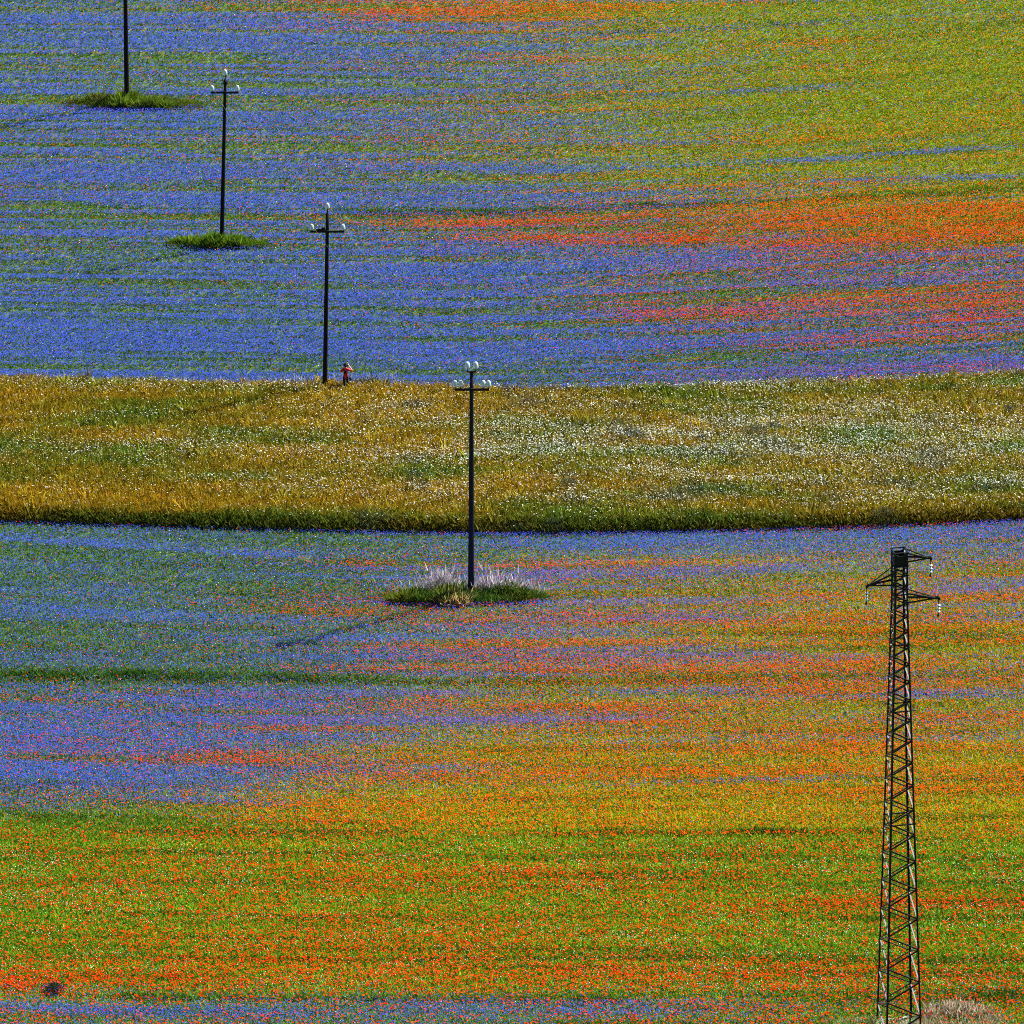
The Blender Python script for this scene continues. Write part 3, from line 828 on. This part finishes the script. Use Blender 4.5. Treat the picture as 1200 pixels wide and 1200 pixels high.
THISTLES = [
 (742, 519, 48, 16, "broad low grey-green thistle clump behind the white daisies near the middle of the strip"),
 (884, 514, 44, 17, "tall grey-green thistle clump on the highest part of the strip"),
 (824, 519, 30, 9, "small grey-green thistle clump between two larger ones in the strip"),
 (1182, 486, 26, 12, "purplish grey thistle clump near the far edge of the strip"),
 (665, 573, 34, 13, "grey-green thistle clump among ochre herbs right of the nearest pole"),
 (1036, 616, 46, 24, "large dark thistle clump on the front bank behind the steel tower"),
 (648, 623, 40, 18, "dark green thistle clump on the front bank beside the nearest pole"),
 (905, 505, 22, 10, "low grey thistle clump touching the tallest one in the strip"),
]
for (tu, tvv, tw, th, lab) in THISTLES:
    leafy("thistle_clump", tu, tvv, tw, th, lab, "thistle", ([.050, .075, .055], [.075, .085, .080]) if tvv < 600 else ([.025, .045, .028], [.045, .06, .04]), 700, group="thistle clumps in the uncut strip")

# ------------------------------------------------------------------ power poles
INS_SCALE = 1.4
INS_PROF = [(.045, .0), (.11, -.02), (.115, .06), (.105, .15), (.085, .22), (.05, .265), (0, .28)]
def insulator(parent, loc, s=1.0, pin=.30):
    s *= INS_SCALE
    """bell of pale glass on an iron pin"""
    bm = bmesh.new()
    add_lathe(bm, (loc[0], loc[1], loc[2] + pin * .55), [(r * s, z * s) for r, z in INS_PROF], 14)
    o = from_bm("insulator", bm, MAT['glass'], parent, True)
    bm = bmesh.new()
    add_tube(bm, (loc[0], loc[1], loc[2] - .03), (loc[0], loc[1], loc[2] + pin * .55 + .20 * s), .026, .022, 8)
    from_bm("pin", bm, MAT['iron'], o)
    return Vector(loc) + Vector((0, 0, pin * .55 + .25 * s))

def pole(base_uv, top_uv, r0, r1, arm_v, arm_u, kind, label, mat):
    b = gpt(*base_uv)
    tx, tz = at_depth(top_uv[0], top_uv[1], b.y)
    root = empty("power_pole", b)
    tag(root, label, "power pole", "power poles crossing the fields in a line")
    T = Vector((tx - b.x, 0, tz - b.z)); H = T.z
    bm = bmesh.new()
    N = 10; prev = None
    segs = 12
    rings = []
    for k in range(segs + 1):
        f = k / segs; cpt = T * f - Vector((0, 0, .25)) * (1 - f); r = r0 + (r1 - r0) * f
        rings.append([bm.verts.new(cpt + Vector((r * math.cos(6.2832 * q / 16), r * math.sin(6.2832 * q / 16), 0))) for q in range(16)])
    for p, q in zip(rings[:-1], rings[1:]):
        for k in range(16): bm.faces.new((p[k], p[(k + 1) % 16], q[(k + 1) % 16], q[k]))
    bm.faces.new(rings[0][::-1]); bm.faces.new(rings[-1])
    from_bm("shaft", bm, mat, root, True)
    # crossarm
    xa, za = at_depth(arm_u[0], arm_v, b.y); xb, zb = at_depth(arm_u[1], arm_v, b.y)
    za = (za + zb) / 2 - b.z
    x0, x1 = xa - b.x, xb - b.x
    cx = T.x * za / H; ry = r0 + (r1 - r0) * za / H
    bm = bmesh.new()
    add_box(bm, ((x0 + x1) / 2, -ry - .045, za), (x1 - x0, .095, .135))
    arm = from_bm("crossarm", bm, MAT['iron'], root)
    bm = bmesh.new()
    add_lathe(bm, (cx, 0, za - .10), [(ry + .004, 0), (ry + .02, 0), (ry + .02, .07), (ry + .004, .07)], 16)
    from_bm("clamp", bm, MAT['iron'], root)
    tips = []
    y = -ry - .045
    if kind == 'six':
        px = float(PX(b.y))
        for uu in (533.2, 539.8, 566.4, 572.6):
            ux, _ = at_depth(uu, arm_v, b.y)
            tips.append(insulator(root, (ux - b.x, y, za + .05), 1.0, .34))
        # U bracket over the top
        ua = at_depth(547.8, 436, b.y)[0] - b.x; ub = at_depth(557.6, 436, b.y)[0] - b.x
        bm = bmesh.new()
        add_box(bm, ((ua + ub) / 2, 0, H + .045), (ub - ua + .06, .07, .08))
        from_bm("top_bracket", bm, MAT['iron'], root)
        for ux in (ua, ub):
            tips.append(insulator(root, (ux, 0, H + .08), 1.05, .42))
    else:
        tips.append(insulator(root, (x0 + .10, y, za + .05), 1.0, .22))
        tips.append(insulator(root, (x1 - .10, y, za + .05), 1.0, .22))
        bm = bmesh.new()
        add_tube(bm, (T.x, 0, H - .1), (T.x, 0, H + .34), .045, .035, 8)
        from_bm("top_spike", bm, MAT['iron'], root)
        tips.append(insulator(root, (T.x, 0, H + .30), 1.0, .20))
        if kind == 'lump':
            bm = bmesh.new()
            add_box(bm, (cx - .42, -ry - .10, za + .13), (.62, .16, .18), 0)
            add_box(bm, (cx - .26, -ry - .08, za + .25), (.24, .14, .10), 0)
            bmesh.ops.bevel(bm, geom=bm.edges[:], offset=.03, segments=2, affect='EDGES')
            from_bm("switch_box", bm, MAT['iron'], root)
            bm = bmesh.new()
            add_bar(bm, (x0 + .05, y, za + .17), (cx - .30, y, za + .19), .03)
            from_bm("arm_brace", bm, MAT['iron'], root)
        else:
            bm = bmesh.new()
            for dz in (-.28, -.12):
                add_box(bm, (T.x * (H + dz) / H, 0, H + dz), (.40, .30, .05))
            from_bm("top_band", bm, MAT['iron'], root)
    return root, [b + t for t in tips], H

p4, tips4, _ = pole((552, 702), (552.6, 436.5), .205, .112, 455.3, (532.6, 573.2), 'six',
    "tall dark concrete pole with six glass insulators standing in a thick grass island", MAT['pole_grey'])
p3, tips3, _ = pole((380.6, 455), (383.8, 250.5), .165, .115, 270.4, (363.8, 403.8), 'lump',
    "black wooden pole beside the person in red at the edge of the ochre strip", MAT['pole_dark'])
p2, tips2, _ = pole((259.6, 288.5), (264.0, 93.5), .170, .105, 107.6, (247.2, 280.0), 'plain',
    "slim black pole with three glass insulators and banded top above the blue field", MAT['pole_dark'])
p1, tips1, _ = pole((148.6, 121.5), (146.0, -66), .20, .145, -50, (129, 163), 'plain',
    "black pole whose top is cut off by the upper frame edge", MAT['pole_dark'])

# pale thin cables between the poles
def cable(a, b, sag, label):
    bm = bmesh.new(); N = 28
    pts = [a.lerp(b, k / N) - Vector((0, 0, sag * 4 * (k / N) * (1 - k / N))) for k in range(N + 1)]
    for p, q in zip(pts[:-1], pts[1:]): add_tube(bm, p - a, q - a, .0035, .0035, 5, cap=False)
    o = from_bm("power_cable", bm, MAT['cable'], None, True, loc=a)
    tag(o, label, "cable", "thin cables strung between the poles")
cable(tips4[0], tips3[0], .9, "thin cable from the six-insulator pole's left arm to the pole beside the person")
cable(tips4[3], tips3[1], .9, "thin cable from the six-insulator pole's right arm to the pole beside the person")
cable(tips4[4], tips3[2], .9, "thin cable from the six-insulator pole's top bracket to the pole beside the person")
cable(tips3[0], tips2[0], .8, "thin cable joining the left arm ends of the two poles above the blue field")
cable(tips3[1], tips2[1], .8, "thin cable joining the right arm ends of the two poles above the blue field")
cable(tips3[2], tips2[2], .8, "thin cable joining the tops of the two poles above the blue field")
cable(tips2[0], tips1[0], .8, "thin cable from the banded pole's left arm end up to the cut off pole")
cable(tips2[1], tips1[1], .8, "thin cable from the banded pole's right arm end up to the cut off pole")
cable(tips2[2], tips1[2], .8, "thin cable from the banded pole's top up to the cut off pole")

# ------------------------------------------------------------------ steel lattice tower
def tower():
    base = gpt(1053.5, 1206)
    yaw = R(11.5)
    root = empty("lattice_tower", base)
    tag(root, "dark steel lattice tower with three side arms and hanging insulator strings", "lattice tower")
    px = float(PX(base.y))
    txp, tzp = at_depth(1054.2, 645, base.y)
    H = tzp - base.z
    lean = (txp - base.x) / H
    W0 = 43.5 / px; W1 = 15.6 / px
    zk = at_depth(1054, 698, base.y)[1] - base.z          # kink: constant width above
    ex = Vector((math.cos(yaw), math.sin(yaw), 0)); ey = Vector((-math.sin(yaw), math.cos(yaw), 0))
    def width(z): return W0 + (W1 - W0) * min(1, max(z, 0) / zk)
    def P(i, j, z):                                        # i, j = -1/+1 corner
        w = width(z) / 2
        return ex * (i * w) + ey * (j * w) + Vector((lean * z, 0, z))
    # legs
    for i in (-1, 1):
        for j in (-1, 1):
            bm = bmesh.new()
            for z0, z1 in ((-.2, zk), (zk, H)):
                add_angle(bm, P(i, j, z0), P(i, j, z1), .098, -i * ex, -j * ey, .014)
            from_bm("leg", bm, MAT['steel'], root)
    # panel points
    zs = [0.15]
    while zs[-1] < H - .25:
        w = width(zs[-1]); zs.append(zs[-1] + max(.30, w * .54))
    faces = {'near': ((-1, -1), (1, -1)), 'far': ((-1, 1), (1, 1)), 'lefts': ((-1, -1), (-1, 1)), 'rights': ((1, -1), (1, 1))}
    for nm, (A, B) in faces.items():
        bm = bmesh.new()
        out = ((ex * (A[0] + B[0]) + ey * (A[1] + B[1])) / 2)
        flip = nm in ('far', 'rights')
        along = (P(*B, 1) - P(*A, 1)).normalized()
        for k in range(len(zs) - 1):
            z0, z1 = zs[k], min(zs[k + 1], H - .05)
            if (k % 2 == 0) != flip: p, q = P(*A, z0), P(*B, z1)
            else: p, q = P(*B, z0), P(*A, z1)
            d = (q - p).normalized(); nrm = out.normalized(); sd = d.cross(nrm).normalized()
            if sd.z > 0: sd = -sd
            add_angle(bm, p - nrm * .016, q - nrm * .016, .066, sd, -nrm, .010)
        from_bm("lattice_bracing", bm, MAT['steel' if nm in ('near', 'far') else 'side_steel_sunlit'], root)  # side faces take the paler steel, painted as if catching the sun
    # horizontal frames
    def vz(v): return at_depth(1054, v, base.y)[1] - base.z
    for v in (661, 672, 683, 694, 706, 752, 829, 960):
        bm = bmesh.new()
        z = vz(v)
        cs = [P(-1, -1, z), P(1, -1, z), P(1, 1, z), P(-1, 1, z)]
        for k in range(4):
            add_bar(bm, cs[k], cs[(k + 1) % 4], .055, .055)
        from_bm("ring_frame", bm, MAT['steel'], root)
    # closed head with a light capping frame
    z0, z1 = vz(661), vz(649)
    bm = bmesh.new()
    for A, B in faces.values():
        a, b_ = P(*A, z0), P(*B, z0); c_, d_ = P(*B, z1), P(*A, z1)
        add_bar(bm, (a + d_) / 2, (b_ + c_) / 2, (z1 - z0) * 1.0, .02) if False else None
        nrm = ((a + b_) / 2 - Vector((lean * z0, 0, z0))).normalized() * -.03
        vs = [bm.verts.new(p + nrm) for p in (a, b_, c_, d_)]
        vs2 = [bm.verts.new(p + nrm * 1.6) for p in (a, b_, c_, d_)]
        bm.faces.new(vs); bm.faces.new(vs2[::-1])
        for k in range(4): bm.faces.new((vs[k], vs2[k], vs2[(k + 1) % 4], vs[(k + 1) % 4]))
    from_bm("head_panel", bm, MAT['steel'], root)
    bm = bmesh.new()
    zt = H
    cs = [P(-1, -1, zt), P(1, -1, zt), P(1, 1, zt), P(-1, 1, zt)]
    for k in range(4): add_bar(bm, cs[k], cs[(k + 1) % 4], .07, .05)
    add_bar(bm, P(-1, -1, z1), P(1, -1, z1), .05); add_bar(bm, P(-1, 1, z1), P(1, 1, z1), .05)
    from_bm("top_frame", bm, MAT['steel'], root)
    # three arms
    arms = [(1, 1090.3, 655.3, 656.8, 645.5), (-1, 1017.2, 683.2, 683, 667), (1, 1099.6, 703.2, 704.5, 692.5)]
    for s, tu, tv_, lowv, upv in arms:
        zl, zu = vz(lowv), vz(upv)
        # tip lies on the tower's own cross axis
        g = s * (abs(tu - 1054.5) / px) / math.cos(yaw)
        ztip = zl - .02
        tip = ex * g + Vector((lean * zl, 0, ztip))
        bm = bmesh.new()
        for j in (-1, 1):
            add_angle(bm, P(s, j, zl), tip + ey * (.035 * j), .085, Vector((0, 0, 1)), -j * ey, .012)
            add_angle(bm, P(s, j, zu), tip + ey * (.035 * j), .075, Vector((0, 0, -1)), -j * ey, .012)
        for f in (.35, .68):
            add_bar(bm, P(s, -1, zl).lerp(tip, f), P(s, 1, zl).lerp(tip, f), .03)
        add_box(bm, tip, (.13, .11, .09), yaw)
        arm = from_bm("cross_arm", bm, MAT['steel'], root)
        # insulator string hanging from the tip
        L = 21 / px
        bm = bmesh.new()
        add_tube(bm, tip + Vector((0, 0, -.03)), tip + Vector((0, 0, -L)), .022, .022, 8)
        add_box(bm, tip + Vector((0, 0, -L - .03)), (.09, .09, .09), yaw)
        add_box(bm, tip + Vector((0, 0, -.08)), (.11, .05, .09), yaw)
        st = from_bm("insulator_string", bm, MAT['iron'], arm)
        for k in range(3):
            bm = bmesh.new()
            zc = -L * (.40 + .19 * k)
            add_lathe(bm, tip + Vector((0, 0, zc)), [(.03, .03), (.07, .02), (.105, -.015), (.10, -.028), (.03, -.02)], 14)
            from_bm("glass_disc", bm, MAT['glass'], arm, True)
    # guard against climbing: a frame of outward spikes
    z = vz(829)
    for i in (-1, 1):
        for j in (-1, 1):
            c0 = P(i, j, z); bm = bmesh.new()
            for q in range(3):
                d = (ex * i + ey * j * (q - 1) * .8).normalized()
                add_bar(bm, c0, c0 + d * .26 + Vector((0, 0, .12 * (1 if q != 1 else -1))), .018)
                d = (ey * j + ex * i * (q - 1) * .8).normalized()
                add_bar(bm, c0, c0 + d * .26 + Vector((0, 0, .10)), .018)
            from_bm("climbing_guard", bm, MAT['steel'], root)
    # small plates on the legs
    z = vz(903)
    bm = bmesh.new(); add_box(bm, (P(-1, -1, z) + P(-1, 1, z)) / 2 - ex * .02, (.02, .16, .28), yaw)
    bmesh.ops.bevel(bm, geom=bm.edges[:], offset=.004, segments=1, affect='EDGES')
    from_bm("warning_plate", bm, MAT['plate'], root)
    bm = bmesh.new(); add_box(bm, (P(1, -1, z) + P(1, 1, z)) / 2 + ex * .02, (.02, .15, .26), yaw)
    bmesh.ops.bevel(bm, geom=bm.edges[:], offset=.004, segments=1, affect='EDGES')
    from_bm("number_plate", bm, MAT['iron'], root)
    bm = bmesh.new()
    add_box(bm, (0, 0, -.16), (W0 + .30, W0 + .30, .5), yaw)
    bmesh.ops.bevel(bm, geom=bm.edges[:], offset=.03, segments=2, affect='EDGES')
    from_bm("concrete_footing", bm, MAT['concrete'], root)
MAT['side_steel_sunlit'] = MAT['steel_sunlit']
tower()

# pale stone by the foot of the six-insulator pole
bm = bmesh.new()
bmesh.ops.create_icosphere(bm, subdivisions=3, radius=.5)
for w in bm.verts:
    k = .75 + .5 * float(vnoise(w.co.x * 2 + 5, w.co.y * 2 + w.co.z * 1.7, 3))
    w.co = Vector((w.co.x * .62 * k, w.co.y * .4 * k, w.co.z * .36 * k))
st = from_bm("stone", bm, solid_mat('pale_limestone', (.48, .43, .42), .9, 0, .25, 5, bump=.4), None, True, loc=gpt(546.5, 706.5) + Vector((0, 0, .12)))
tag(st, "pale stone lying in straw at the foot of the six-insulator pole", "stone")

# ------------------------------------------------------------------ the person in red
def skinned(name, verts, edges, radii, root_i, mat, parent, sub=2):
    me = bpy.data.meshes.new(name + "_skeleton"); me.from_pydata([tuple(v) for v in verts], edges, [])
    o = bpy.data.objects.new(name, me); COL.objects.link(o)
    mod = o.modifiers.new("skin", 'SKIN'); mod.use_smooth_shade = True
    for k, r in enumerate(radii):
        d = me.skin_vertices[0].data[k]
        d.radius = r if isinstance(r, tuple) else (r, r)
        d.use_root = (k == root_i)
    s = o.modifiers.new("sub", 'SUBSURF'); s.levels = sub; s.render_levels = sub
    dg = bpy.context.evaluated_depsgraph_get()
    m2 = bpy.data.meshes.new_from_object(o.evaluated_get(dg))
    bpy.data.objects.remove(o); bpy.data.meshes.remove(me)
    m2.name = name
    m2.materials.clear()
    return link(name, m2, mat, parent)

def person():
    b = gpt(405.3, 456.0)
    root = empty("person", b)
    root.rotation_euler = (0, 0, R(-12)); root.scale = (1.1, 1.1, 1.06)
    tag(root, "person seen from behind in a red jacket with the right arm raised to the head", "person")
    S = 1.0
    V = []; E = []; RD = []
    def add(p, r, prev=None):
        V.append(Vector(p) * S); RD.append(r)
        if prev is not None: E.append((prev, len(V) - 1))
        return len(V) - 1
    pel = add((0, 0, .92), (.135, .10))
    wa = add((0, .01, 1.10), (.120, .085), pel)
    ch = add((0, .0, 1.30), (.145, .095), wa)
    ub = add((0, -.01, 1.42), (.10, .075), ch)
    nk = add((0, .015, 1.50), .052, ub)
    hd0 = add((0, .04, 1.57), (.062, .075), nk)
    hd1 = add((0, .045, 1.66), (.075, .092), hd0)
    hd2 = add((0, .04, 1.735), (.055, .066), hd1)
    legs = {}
    for s in (-1, 1):
        hp = add((s * .095, 0, .86), .088, pel)
        kn = add((s * .105, .015, .48), .056, hp)
        an = add((s * .11, -.02, .09), .037, kn)
        he = add((s * .112, .0, .045), .042, an)
        add((s * .125, .16, .03), .030, he)
    arm = {}
    for s, el, wr in ((1, (.44, .05, 1.30), (.15, .20, 1.63)), (-1, (-.33, .12, 1.12), (-.11, .24, 1.50))):
        sh = add((s * .17, 0, 1.40), .062, ub)
        e_ = add(el, .042, sh)
        mid = add(Vector(el).lerp(Vector(wr), .35), .042, e_)
        w_ = add(wr, .026, mid)
        arm[s] = (el, wr, sh, e_, w_)
        d = (Vector(wr) - Vector(el)).normalized()
        pl = Vector(wr) + d * .05
        p_ = add(pl, (.036, .020), w_)
        side = d.cross(Vector((0, 1, 0))).normalized()
        kn_ = add(pl + d * .045, (.036, .017), p_)
        for q, ln in zip((-1.5, -.5, .5, 1.5), (.060, .074, .070, .054)):
            f0 = add(pl + d * .055 + side * q * .019, .0085, kn_)
            f1 = add(V[f0] + d * ln * .5 + Vector((0, .012, 0)), .0080, f0)
            add(V[f1] + d * ln * .4 + Vector((-s * .008, .028, -.004)), .0068, f1)
        t0 = add(pl + side * .040 + d * .005, .010, p_)
        add(V[t0] + side * .022 + d * .035 + Vector((0, .01, 0)), .008, t0)
    body = skinned("body", V, E, RD, pel, MAT['skin'], root, 2)
    # face (turned away): nose, ears
    for s in (-1, 1):
        bm = bmesh.new()
        bmesh.ops.create_icosphere(bm, subdivisions=2, radius=1, matrix=Matrix.Translation((s * .080, .035, 1.645)) @ Matrix.Diagonal((.012, .022, .034, 1)))
        from_bm("ear", bm, MAT['skin'], root, True)
    bm = bmesh.new()
    bmesh.ops.create_icosphere(bm, subdivisions=2, radius=1, matrix=Matrix.Translation((0, .142, 1.635)) @ Matrix.Diagonal((.014, .022, .026, 1)))
    from_bm("nose", bm, MAT['skin'], root, True)
    for s in (-1, 1):
        bm = bmesh.new()
        bmesh.ops.create_icosphere(bm, subdivisions=2, radius=.013, matrix=Matrix.Translation((s * .030, .126, 1.665)))
        from_bm("eye", bm, MAT['hair'], root, True)
    # hair: full cap down to the nape
    bm = bmesh.new()
    bmesh.ops.create_icosphere(bm, subdivisions=4, radius=1)
    for w in bm.verts:
        k = 1 + .06 * float(vnoise(w.co.x * 6, w.co.z * 6 + w.co.y * 5, 9))
        p = w.co * k
        y = p.y
        w.co = Vector((p.x * .098, .022 + y * .100 * (1 if y < .2 else .85), 1.665 + p.z * (.112 if p.z > 0 else .13) * (1 if y < .25 else .25 if p.z < 0 else 1)))
    from_bm("hair", bm, MAT['hair'], root, True)
    # hat brim over the hair
    bm = bmesh.new()
    add_lathe(bm, (0, .03, 1.70), [(.085, .0), (.165, -.018), (.170, -.008), (.115, .02), (.105, .085), (.06, .115), (0, .12)], 18)
    from_bm("hat", bm, MAT['hair'], root, True)
    # jacket
    V = []; E = []; RD = []
    j0 = add((0, 0, .76), (.185, .135)); j1 = add((0, 0, .95), (.170, .125), j0); j2 = add((0, .005, 1.14), (.150, .112), j1)
    j3 = add((0, 0, 1.31), (.170, .120), j2); j4 = add((0, -.005, 1.425), (.115, .090), j3); add((0, .01, 1.495), (.068, .066), j4)
    for s in (-1, 1):
        el, wr = Vector(arm[s][0]), Vector(arm[s][1])
        sh = add((s * .175, 0, 1.405), .084, j4)
        m_ = add(Vector((s * .175, 0, 1.405)).lerp(el, .5), .070, sh)
        e_ = add(el, .064, m_)
        if s < 0: add(el.lerp(wr, .75), .046, e_)
        else: add(el.lerp(wr, .22), .056, e_)
    skinned("jacket", V, E, RD, j1, MAT['jacket'], root, 2)
    # trousers
    V = []; E = []; RD = []
    t0 = add((0, 0, .94), (.140, .108))
    for s in (-1, 1):
        hp = add((s * .098, 0, .84), .104, t0); kn = add((s * .106, .012, .48), .078, hp); add((s * .110, -.015, .10), .066, kn)
    skinned("trousers", V, E, RD, t0, MAT['trousers'], root, 2)
    # boots
    for s in (-1, 1):
        bm = bmesh.new()
        bmesh.ops.create_icosphere(bm, subdivisions=3, radius=1, matrix=Matrix.Translation((s * .116, .06, .055)) @ Matrix.Diagonal((.055, .145, .062, 1)))
        from_bm("boot", bm, MAT['trousers'], root, True)
    # harness straps crossing on the back
    bm = bmesh.new()
    for s in (-1, 1):
        pts = [Vector((s * .10, .03, 1.50)), Vector((s * .10, -.10, 1.42)), Vector((s * .055, -.135, 1.26)), Vector((s * .07, -.125, 1.10)), Vector((s * .12, -.13, .96))]
        for a, c in zip(pts[:-1], pts[1:]): add_bar(bm, a, c, .055, .02)
    add_box(bm, (0, -.145, 1.24), (.17, .05, .26))
    bmesh.ops.bevel(bm, geom=bm.edges[:], offset=.006, segments=1, affect='EDGES')
    from_bm("harness", bm, MAT['strap'], root)
    # small bag hanging at the right hip
    q = root.matrix_basis
    bm = bmesh.new()
    add_box(bm, (0, 0, 0), (.13, .22, .26))
    bmesh.ops.bevel(bm, geom=bm.edges[:], offset=.035, segments=3, affect='EDGES')
    bag = from_bm("shoulder_bag", bm, MAT['strap'], None, True)
    bag.location = b + Matrix.Rotation(R(-12), 3, 'Z') @ Vector((.33, .02, .80)); bag.rotation_euler = (0, R(-22), R(-12))
    tag(bag, "small black bag hanging at the right hip of the person in red", "bag")
    bm = bmesh.new()
    add_bar(bm, (-.02, -.05, .12), (-.28, -.11, .60), .028, .012); add_bar(bm, (-.02, .08, .12), (-.24, .12, .60), .028, .012)
    from_bm("bag_strap", bm, MAT['strap'], bag)
person()

vb['kind'] = 'stuff'; yb['kind'] = 'stuff'
